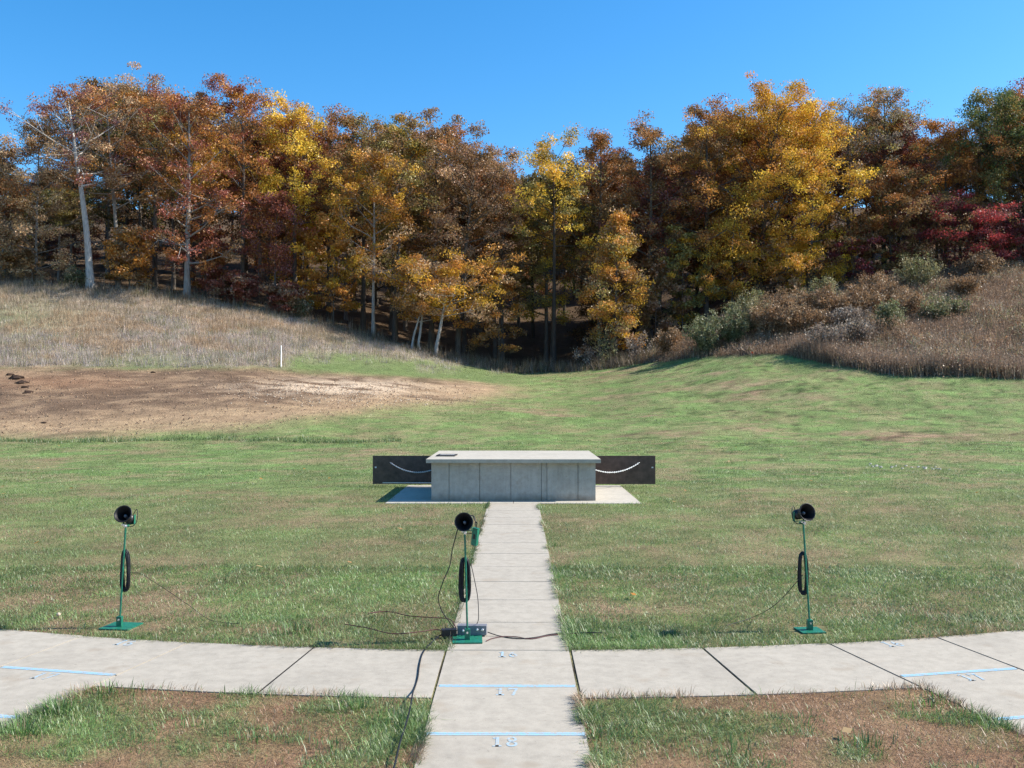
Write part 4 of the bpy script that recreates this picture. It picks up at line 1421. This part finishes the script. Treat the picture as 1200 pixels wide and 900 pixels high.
# bearing, distance, top row, crown width m, crown base frac, palette, label, options
FRONT = [
    (40, 73.5, 134, 6.6, .08, (('tan', 3), ('ltan', 2), ('brown', 1)), 'tan young tree leafed to the ground at the far left of the wood', dict(tr=.12, nl=30, lpc=50, top=.3, bark=(.22, .19, .16))),
    (-12, 75.0, 160, 6.0, .12, (('brown', 2), ('tan', 1), ('rust', 1)), 'brown tree at the very left end of the wood', dict(nl=24)),
    (104, 73.0, 92, 9.0, .52, (('purple', 3), ('rust', 3), ('red', 1)), 'pale trunked tree with bare forks and purple red leaves, left of the orange brown crown', dict(lean=(-1.7, 0), tr=.30, nl=17, lpc=34, crad=.55, bark=(.50, .46, .41), bend=.5, bare=.2)),
    (137, 76.0, 84, 8.4, .40, (('tan', 2), ('orange', 1), ('rust', 1), ('brown', 1), ('pinkb', 1)), 'tallest wispy tan and orange tree behind the pale forked trunk', dict(lean=(-1.0, 0), nl=28, lpc=44, crad=.5, tr=.2, bark=(.33, .29, .25))),
    (218, 73.2, 88, 7.8, .16, (('red', 3), ('rust', 3), ('brown', 1)), 'red brown tree with a straight pale trunk left of the rust orange crown', dict(nl=30, lpc=46, tr=.25, bark=(.30, .275, .25), top=.62)),
    (180, 77.0, 92, 6.6, .46, (('rust', 3), ('brown', 1), ('olive', 1)), 'rust coloured tree between the wispy tan tree and the red brown one', dict(nl=24, lpc=46)),
    (283, 75.5, 96, 7.2, .38, (('rust', 3), ('orange', 2), ('red', 1)), 'rust orange tree just left of the bright yellow crown', dict(nl=26, lpc=50)),
    (322, 73.8, 225, 3.4, .30, (('red', 2), ('purple', 1), ('rust', 1)), 'small dark red tree below the rust orange crown', dict(nl=20, lpc=34, tr=.1)),
    (345, 76.5, 112, 6.4, .44, (('yellow', 4), ('gold', 2)), 'bright yellow tree standing out of the rust brown row', dict(nl=22, lpc=54, crad=.55, lean=(-.3, 0))),
    (385, 78.0, 126, 6.0, .48, (('brown', 2), ('rust', 2)), 'dark rust tree just right of the bright yellow one', dict(nl=20, lpc=40, bare=.12)),
    (437, 73.5, 172, 5.6, .36, (('gold', 2), ('orange', 3), ('tan', 1)), 'golden orange tree with a slim pale trunk below the olive crown', dict(nl=24, lpc=50, tr=.15, bark=(.34, .30, .26))),
    (425, 79.0, 133, 6.4, .48, (('olive', 2), ('orange', 1), ('brown', 1)), 'olive and orange crown rising behind the golden orange tree', dict(nl=24, lpc=50)),
    (462, 76.0, 127, 7.0, .46, (('olive', 3), ('brown', 2), ('gold', 1)), 'olive brown tree with a broad high crown right of the golden orange tree', dict(nl=28, lpc=50, lean=(.8, 0))),
    (505, 77.0, 128, 7.2, .44, (('brown', 3), ('rust', 1), ('pinkb', 1)), 'dark brown tree in the middle of the left row', dict(nl=26, lpc=46, lean=(.6, 0))),
    (536, 76.0, 150, 8.0, .42, (('pinkb', 3), ('brown', 2), ('tan', 1)), 'pinkish brown broad tree above the leaning golden one', dict(nl=32, lpc=44, lean=(1.4, 0), crad=.55)),
    (588, 79.5, 178, 5.6, .34, (('brown', 2), ('rust', 1), ('pinkb', 1)), 'brown tree left of the low gap in the tree line', dict(nl=24, lpc=46)),
    (510, 72.5, 288, 7.4, .48, (('orange', 2), ('gold', 3), ('tan', 3)), 'low leaning tree with a golden orange crown over pale trunks', dict(lean=(1.3, -.4), tr=.16, nl=20, lpc=64, crad=.62, top=.7, bark=(.45, .41, .37))),
    (482, 73.0, 330, 4.2, .50, (('orange', 2), ('gold', 1), ('tan', 1)), 'small slanting pale trunk with gold leaves left of the low leaning tree', dict(lean=(1.0, 0), tr=.11, nl=12, lpc=46, bark=(.46, .42, .38))),
    (491, 73.0, 300, 4.0, .45, (('orange', 2), ('tan', 1)), 'crooked twin stem between the slanting and the leaning pale trunks', dict(lean=(.1, 0), bend=.9, tr=.12, nl=12, lpc=40, bark=(.43, .40, .36))),
    (649, 75.0, 150, 5.8, .55, (('yellow', 2), ('gold', 2), ('olive', 2)), 'tall slender tree with a thin yellow top in the gap of the tree line', dict(tr=.20, nl=20, lpc=44, bark=(.07, .055, .045), bend=.15, top=.75)),
    (640, 81.0, 215, 5.2, .22, (('olive', 2), ('gold', 1), ('yellow', 1)), 'yellow olive tree in shade behind the slender yellow top', dict(nl=22, lpc=44)),
    (703, 79.0, 146, 6.6, .30, (('brown', 3), ('rust', 2)), 'rust brown tree right of the slender yellow top', dict(nl=26, lpc=50)),
    (762, 78.0, 140, 6.8, .30, (('brown', 3), ('rust', 2), ('purple', 1)), 'dark brown tree left of the great golden crown', dict(nl=26, lpc=50)),
    (722, 73.0, 246, 4.4, .10, (('orange', 2), ('gold', 2), ('olive', 1), ('tan', 1)), 'narrow orange gold tree standing before the dark middle of the wood', dict(nl=30, lpc=50, tr=.12, top=.3)),
    (828, 78.5, 114, 6.8, .30, (('orange', 3), ('brown', 2), ('rust', 1)), 'orange brown crown on the shoulder of the great golden one', dict(nl=28, lpc=54)),
    (890, 79.0, 99, 10.5, .08, (('gold', 5), ('orange', 3), ('yellow', 1)), 'great golden tree, tallest and widest crown of the right half', dict(nl=56, lpc=62, crad=.66, top=.66, lean=(1.0, 0), sub=5, tr=.3)),
    (948, 77.8, 122, 6.4, .10, (('gold', 4), ('yellow', 2), ('orange', 1)), 'yellow gold tree leaning out of the right side of the great crown', dict(nl=36, lpc=56, crad=.6, top=.6, lean=(.7, 0))),
    (858, 77.2, 255, 4.6, .10, (('gold', 2), ('orange', 2), ('olive', 1)), 'low gold leaved tree under the left side of the great crown', dict(nl=24, lpc=40, tr=.1)),
    (1036, 82.0, 96, 8.0, .30, (('olive', 2), ('orange', 2), ('grey', 2)), 'thin topped olive and grey tree right of the great golden crown', dict(nl=34, lpc=42, crad=.5)),
    (995, 81.5, 108, 5.6, .25, (('grey', 2), ('brown', 2), ('olive', 1)), 'half bare grey tree against the right side of the golden crown', dict(nl=30, lpc=16, bare=.3, top=.8)),
    (1044, 78.5, 192, 6.6, .10, (('rust', 3), ('brown', 2), ('olive', 1)), 'rounded rust brown tree below the thin topped olive one', dict(nl=30, lpc=50)),
    (1108, 81.0, 138, 7.4, .25, (('rust', 2), ('orange', 2), ('brown', 1)), 'orange rust tree left of the dark green crown', dict(nl=28, lpc=48)),
    (1172, 80.0, 106, 8.0, .28, (('green', 4), ('olive', 2)), 'dark green broad tree at the right end of the wood', dict(nl=32, lpc=60, crad=.6)),
    (1215, 79.0, 120, 8.0, .2, (('green', 2), ('rust', 2), ('orange', 1)), 'green and rust tree cut by the right edge of the picture', dict(nl=30, lpc=52)),
    (1118, 77.3, 226, 6.4, .12, (('crim', 4), ('burg', 2), ('brown', 3)), 'crimson low tree at the top of the right bank', dict(nl=24, lpc=42, crad=.55, top=.7)),
    (1165, 77.0, 240, 5.6, .14, (('burg', 2), ('crim', 2), ('purple', 2), ('brown', 1)), 'burgundy low tree right of the crimson one', dict(nl=22, lpc=38, top=.7)),
    (1078, 77.3, 230, 5.2, .12, (('burg', 2), ('brown', 3)), 'dull burgundy brown tree left of the crimson one', dict(nl=22, lpc=40, top=.7)),
]
for i, (u, d, trow, W_, cb, pal, label, op) in enumerate(FRONT):
    op = dict(op)
    x = CX + (u - VX) * d / F
    gz0 = g1(x, d)
    H = hgt(trow, d) - gz0
    bark = op.pop('bark', (.13, .105, .085))
    data = build_tree(100 + i, H, W_, cb, pal=pal, **op)
    plant('tree', (x, d, gz0), data, label, 'tree', G, bark)

# low understory trees and saplings
UNDER = [
    (275, 73.5, 318, 2.6, (('red', 2), ('pinkb', 1)), 'little red sapling at the wood edge left of the small dark red tree'),
    (333, 73.0, 330, 2.4, (('red', 2), ('pinkb', 2)), 'pinkish red bush shaped sapling under the small dark red tree'),
    (240, 74.5, 262, 3.4, (('red', 2), ('rust', 1)), 'red leaved sapling beside the straight pale trunk'),
    (390, 75.0, 250, 4.4, (('gold', 1), ('orange', 2)), 'orange sapling in the shade below the bright yellow tree'),
    (355, 78.0, 255, 4.4, (('gold', 2), ('orange', 1)), 'golden sapling standing back between the dark trunks on the left'),
    (585, 75.0, 300, 4.0, (('brown', 2), ('orange', 1)), 'brown sapling right of the low leaning golden tree'),
    (768, 76.0, 300, 3.2, (('pinkb', 2), ('brown', 2)), 'dull pink sapling right of the narrow orange gold tree'),
    (800, 77.0, 265, 4.0, (('olive', 2), ('gold', 1)), 'olive gold sapling in the dark left of the great crown'),
    (912, 77.3, 280, 4.2, (('gold', 2), ('tan', 2)), 'tan and gold sapling beneath the great golden crown'),
    (1000, 77.5, 265, 4.4, (('brown', 2), ('burg', 2)), 'dark burgundy brown sapling beside the rounded rust tree'),
    (1200, 77.0, 250, 4.6, (('burg', 2), ('brown', 1)), 'burgundy sapling at the right end of the bank top'),
    (20, 74.0, 280, 3.6, (('brown', 2), ('tan', 1)), 'brown sapling at the foot of the leftmost trees'),
    (150, 74.5, 262, 3.6, (('orange', 2), ('tan', 1)), 'orange tan sapling right of the pale forked trunk'),
]
for i, (u, d, trow, W_, pal, label) in enumerate(UNDER):
    x = CX + (u - VX) * d / F; gz0 = g1(x, d)
    H = hgt(trow, d) - gz0
    plant('sapling', (x, d, gz0), build_tree(300 + i, H, W_, .12, nl=18, lpc=34, leaf=.10, pal=pal, tr=.055, crad=.42, top=.6, sub=3), label, 'sapling', 'saplings under the wood edge')

# deeper rows: shared meshes, one tint each
SKY = {-900: 110, 0: 112, 50: 95, 100: 80, 150: 78, 200: 92, 280: 99, 310: 124, 345: 118, 380: 130, 420: 134, 470: 130, 520: 134, 560: 155, 590: 182, 605: 196, 620: 180, 650: 180, 675: 172, 700: 150,
       740: 150, 780: 152, 800: 138, 850: 122, 905: 105, 960: 112, 985: 135, 1035: 104, 1080: 118, 1100: 146, 1140: 122, 1200: 112, 2100: 100}
tint = (('grey', 1.0),)
PAL['white'] = (.95, .95, .95); PAL['warm'] = (1.05, .90, .80); PAL['cool'] = (.85, .95, 1.0)
VAR = []
for k in range(12):
    rr = random.Random(k)
    Wv = rr.uniform(6.0, 8.0)
    (tv, tf_), (lv, lf, lc) = build_tree(500 + k, 17.0, Wv, (rr.uniform(.50, .62) if k < 4 else rr.uniform(.28, .42) if k < 8 else .05), nl=(28 if k < 8 else 34), lpc=40, leaf=.095, pal=(('white', 2), ('warm', 1), ('cool', 1)), crad=.6, tr=.19, top=.5, lean=(rr.uniform(-.6, .6), 0))
    t_ = link_mesh('trunk', tv, [tf_], M_BARK, smooth=True); c_ = link_mesh('crown', lv, [lf], M_LEAF, cols=lc)
    VAR.append((t_, c_))
KIND = [('rust', 'rust leaved tree'), ('brown', 'brown leaved tree'), ('orange', 'orange leaved tree'), ('olive', 'olive leaved tree'), ('red', 'dull red tree'), ('gold', 'gold leaved tree')]
rt = random.Random(77)
used = set()
rows = [(84, 52), (91, 58), (99, 66), (109, 76), (122, 90)]
nf = 0
for ri, (d0, half) in enumerate(rows):
    step = 4.2 + ri * .45
    xx = -half
    while xx < half:
        x = xx + rt.uniform(-1.6, 1.6); d = d0 + rt.uniform(-2.8, 2.8)
        xx += step
        u = float(bearing(x, d))
        gz0 = g1(x, d)
        row_top = float(edge(SKY, u)) + rt.uniform(12, 48)
        H = hgt(row_top, d) - gz0
        if -160 < u < 95: H = hgt(rt.uniform(165, 240), d) - gz0      # sky shows through at the left end
        H = min(H, 21.0)
        if H < 5: continue
        k = rt.randrange(4) if (ri < 1 and u < 620) else (rt.choice((0, 1, 4, 5, 6, 7)) if ri < 2 and u < 620 else (rt.randrange(6, 12) if u < 620 else rt.randrange(12)))
        kn, kl = KIND[rt.choices(range(6), (4, 5, 2, 3, 2, 1.2))[0]]
        t0, c0 = VAR[k]
        root = empty('tree', (x, d, gz0), rt.uniform(0, 6.28))
        sc = H / 17.0
        root.scale = (max(.8, min(1.15, sc)) * rt.uniform(.9, 1.1),) * 2 + (sc,)
        tag(root, kl + ' deep in the wood behind the front row', 'tree', kl + 's deep in the wood')
        if k not in used:
            t, c = t0, c0; used.add(k)
        else:
            t, c = t0.copy(), c0.copy(); COL.objects.link(t); COL.objects.link(c)
        t.parent = root; c.parent = root
        t.color = rt.choice(((.12, .10, .08), (.16, .135, .11), (.09, .075, .06), (.22, .19, .165))) + (1,)
        pc = PAL[kn]; f_ = rt.uniform(.50, .90)  # leaf tint darkened, putting the wood's deep shade into the colour
        c.color = (pc[0] * f_, pc[1] * f_, pc[2] * f_, 1)
        nf += 1
# trees of the same wood standing right of the frame, up the bank: they shade the wood's right end
for i in range(16):
    d = rt.uniform(77, 96); x = rt.uniform(47, 66)
    gz0 = g1(x, d); k = rt.randrange(8); t0, c0 = VAR[k]
    root = empty('tree', (x, d, gz0), rt.uniform(0, 6.28)); root.scale = (1, 1, rt.uniform(.85, 1.05))
    kn, kl = KIND[rt.randrange(5)]
    tag(root, kl + ' deep in the wood behind the front row', 'tree', kl + 's deep in the wood')
    t, c = t0.copy(), c0.copy(); COL.objects.link(t); COL.objects.link(c); t.parent = root; c.parent = root
    t.color = (.14, .115, .095, 1); pc = PAL[kn]; c.color = pc + (1,)
for k, (t0, c0) in enumerate(VAR):
    if k not in used:
        bpy.data.objects.remove(t0); bpy.data.objects.remove(c0)
print('filler trees', nf)


# ------------------------------------------------------------------ shrubs on the bank and the wood edge
def build_shrub(seed, H, W, pal, stems=14, leaf=.07, lpc=34, crad=.26, bare=0.0):
    rng = np.random.default_rng(seed)
    L, cents = [], []
    for i in range(stems):
        az = i * 2.4 + rng.uniform(-.4, .4); r = W / 2 * rng.uniform(.25, 1.0); h = H * rng.uniform(.65, 1.05) * (1 - .35 * (2 * r / W) ** 2)
        p = [np.array((.08 * math.cos(az), .08 * math.sin(az), -.15))]
        for f in (.35, .7, 1.0):
            p.append(np.array((r * f ** 1.2 * math.cos(az), r * f ** 1.2 * math.sin(az), h * f)) + rng.normal(0, .05, 3))
        L.append((np.array(p), np.array([.022, .016, .010, .004]), 5))
        for f in (.3, .45, .6, .75, .9, 1.0):
            c = np.array([np.interp(f, (0, .35, .7, 1), [q[k] for q in p]) for k in range(3)]) + rng.normal(0, .16, 3) * np.array((1, 1, .5))
            cents.append(c)
    Vs, Fs, off = [], [], 0
    for pts, rr, sg in L:
        v, f = tube_arrays(pts, rr, sg); Vs.append(v); Fs.append(f + off); off += len(v)
    C, K = [], []
    for c in cents:
        if rng.random() < bare: continue
        m = int(lpc * rng.uniform(.5, 1.4)); rc = crad * rng.uniform(.7, 1.4)
        p = rng.normal(0, .55, (m, 3)) * rc
        C.append(c + p)
        col = np.array(pal[rng.integers(len(pal))]) * rng.uniform(.75, 1.25)
        K.append(col * rng.uniform(.65, 1.35, (m, 1)))
    C = np.concatenate(C); K = np.concatenate(K); C[:, 2] = np.maximum(C[:, 2], .05); m = len(C)
    a = rng.normal(0, 1, (m, 3)) + np.array((0, 0, .6)); a /= np.linalg.norm(a, axis=1)[:, None]
    b_ = np.cross(a, rng.normal(0, 1, (m, 3))); b_ /= np.linalg.norm(b_, axis=1)[:, None] + 1e-6
    sz = leaf * rng.uniform(.6, 1.4, (m, 1))
    V = np.stack([C - a * sz, C + b_ * sz * .5, C + a * sz, C - b_ * sz * .5], 1).reshape(-1, 3)
    return (np.concatenate(Vs), np.concatenate(Fs)), (V, np.arange(m * 4).reshape(-1, 4), np.repeat(K, 4, 0))


OL = [(.20, .21, .10), (.25, .245, .13), (.15, .165, .07)]
YG = [(.25, .23, .11), (.20, .20, .085), (.30, .26, .14)]
BR = [(.28, .165, .085), (.24, .15, .08), (.33, .225, .13)]
DG = [(.16, .175, .075), (.20, .20, .10), (.26, .21, .13)]
TN = [(.27, .215, .165), (.23, .17, .13), (.31, .26, .21)]
SHR = [
    (826, 64.5, 3.0, 3.2, OL, 'olive green bush left of a pair at the foot of the bank'),
    (858, 64.8, 2.6, 2.6, OL, 'grey green bush squeezed between two others at the foot of the bank'),
    (880, 66.0, 3.4, 3.0, YG, 'tall yellowish willow like bush on the left shoulder of the bank'),
    (906, 66.5, 2.6, 3.2, BR, 'rusty brown bush right of the yellowish willow like one'),
    (935, 66.0, 2.6, 3.6, BR, 'broad russet bush in the left part of the bank'),
    (966, 69.5, 2.5, 2.4, YG, 'pale green bush on the bank crest before the dark wood'),
    (985, 65.5, 2.3, 3.6, BR, 'russet bush in the middle of the weedy bank'),
    (1041, 61.0, 1.9, 1.6, OL, 'small grey green bush low on the weedy bank'),
    (1076, 72.0, 2.7, 3.6, YG, 'wide yellow green bush near the top of the bank'),
    (1096, 63.0, 1.4, 1.8, DG, 'dull green low bush halfway up the bank'),
    (1118, 63.5, 1.3, 1.6, DG, 'smaller dull green bush right of its larger twin'),
    (970, 58.8, 1.7, 2.6, TN, 'pale seeded weed clump at the foot of the bank'),
    (1150, 73.5, 2.0, 3.6, BR, 'brown bush near the bank top under the crimson tree'),
    (1020, 70.0, 2.2, 3.4, BR, 'brown bush on the crest left of the wide yellow green one'),
    (712, 71.0, 3.2, 2.6, YG, 'airy pale yellow green shrub before the dark middle of the wood'),
    (745, 70.5, 2.2, 2.2, TN, 'grey twiggy shrub right of the airy yellow green one'),
    (690, 71.5, 2.0, 2.0, TN, 'thin grey shrub left of the airy yellow green one'),
    (785, 68.5, 2.0, 2.8, BR, 'brown shrub at the left toe of the bank'),
    (352, 73.2, 1.6, 1.6, DG, 'dark green bush between trunks at the left wood edge'),
    (85, 73.0, 1.5, 2.0, DG, 'low green bush at the foot of the pale forked trunk'),
]
TH = 'russet brown bush in the merged thicket on the shoulder of the bank'
for u, d, H, W_ in ((896, 64.5, 2.2, 2.8), (918, 64.0, 2.1, 2.8), (945, 63.5, 2.0, 3.0), (965, 65.5, 2.2, 3.0), (995, 63.0, 1.7, 3.0), (1012, 66.0, 2.0, 3.2), (1040, 67.5, 1.9, 3.2), (1060, 65.0, 1.6, 3.0), (1005, 59.5, 1.5, 2.6), (1130, 68.5, 1.6, 3.2)):
    SHR.append((u, d, H, W_, BR if d > 63.2 else TN, TH if d > 63.2 else 'pale tan bush in the lower part of the weedy bank'))
for i, (u, d, H, W_, pal, label) in enumerate(SHR):
    x = CX + (u - VX) * d / F
    airy = 'airy' in label or 'thin' in label or 'twiggy' in label
    plant('shrub', (x, d, g1(x, d)), build_shrub(700 + i, H, W_, pal, stems=10 if airy else int(10 + W_ * 3), bare=.35 if airy else 0.0, lpc=26 if airy else 40), label, 'shrub', 'shrubs along the bank and the wood edge', (.14, .11, .09), trunk_name='stem', crown_name='foliage')
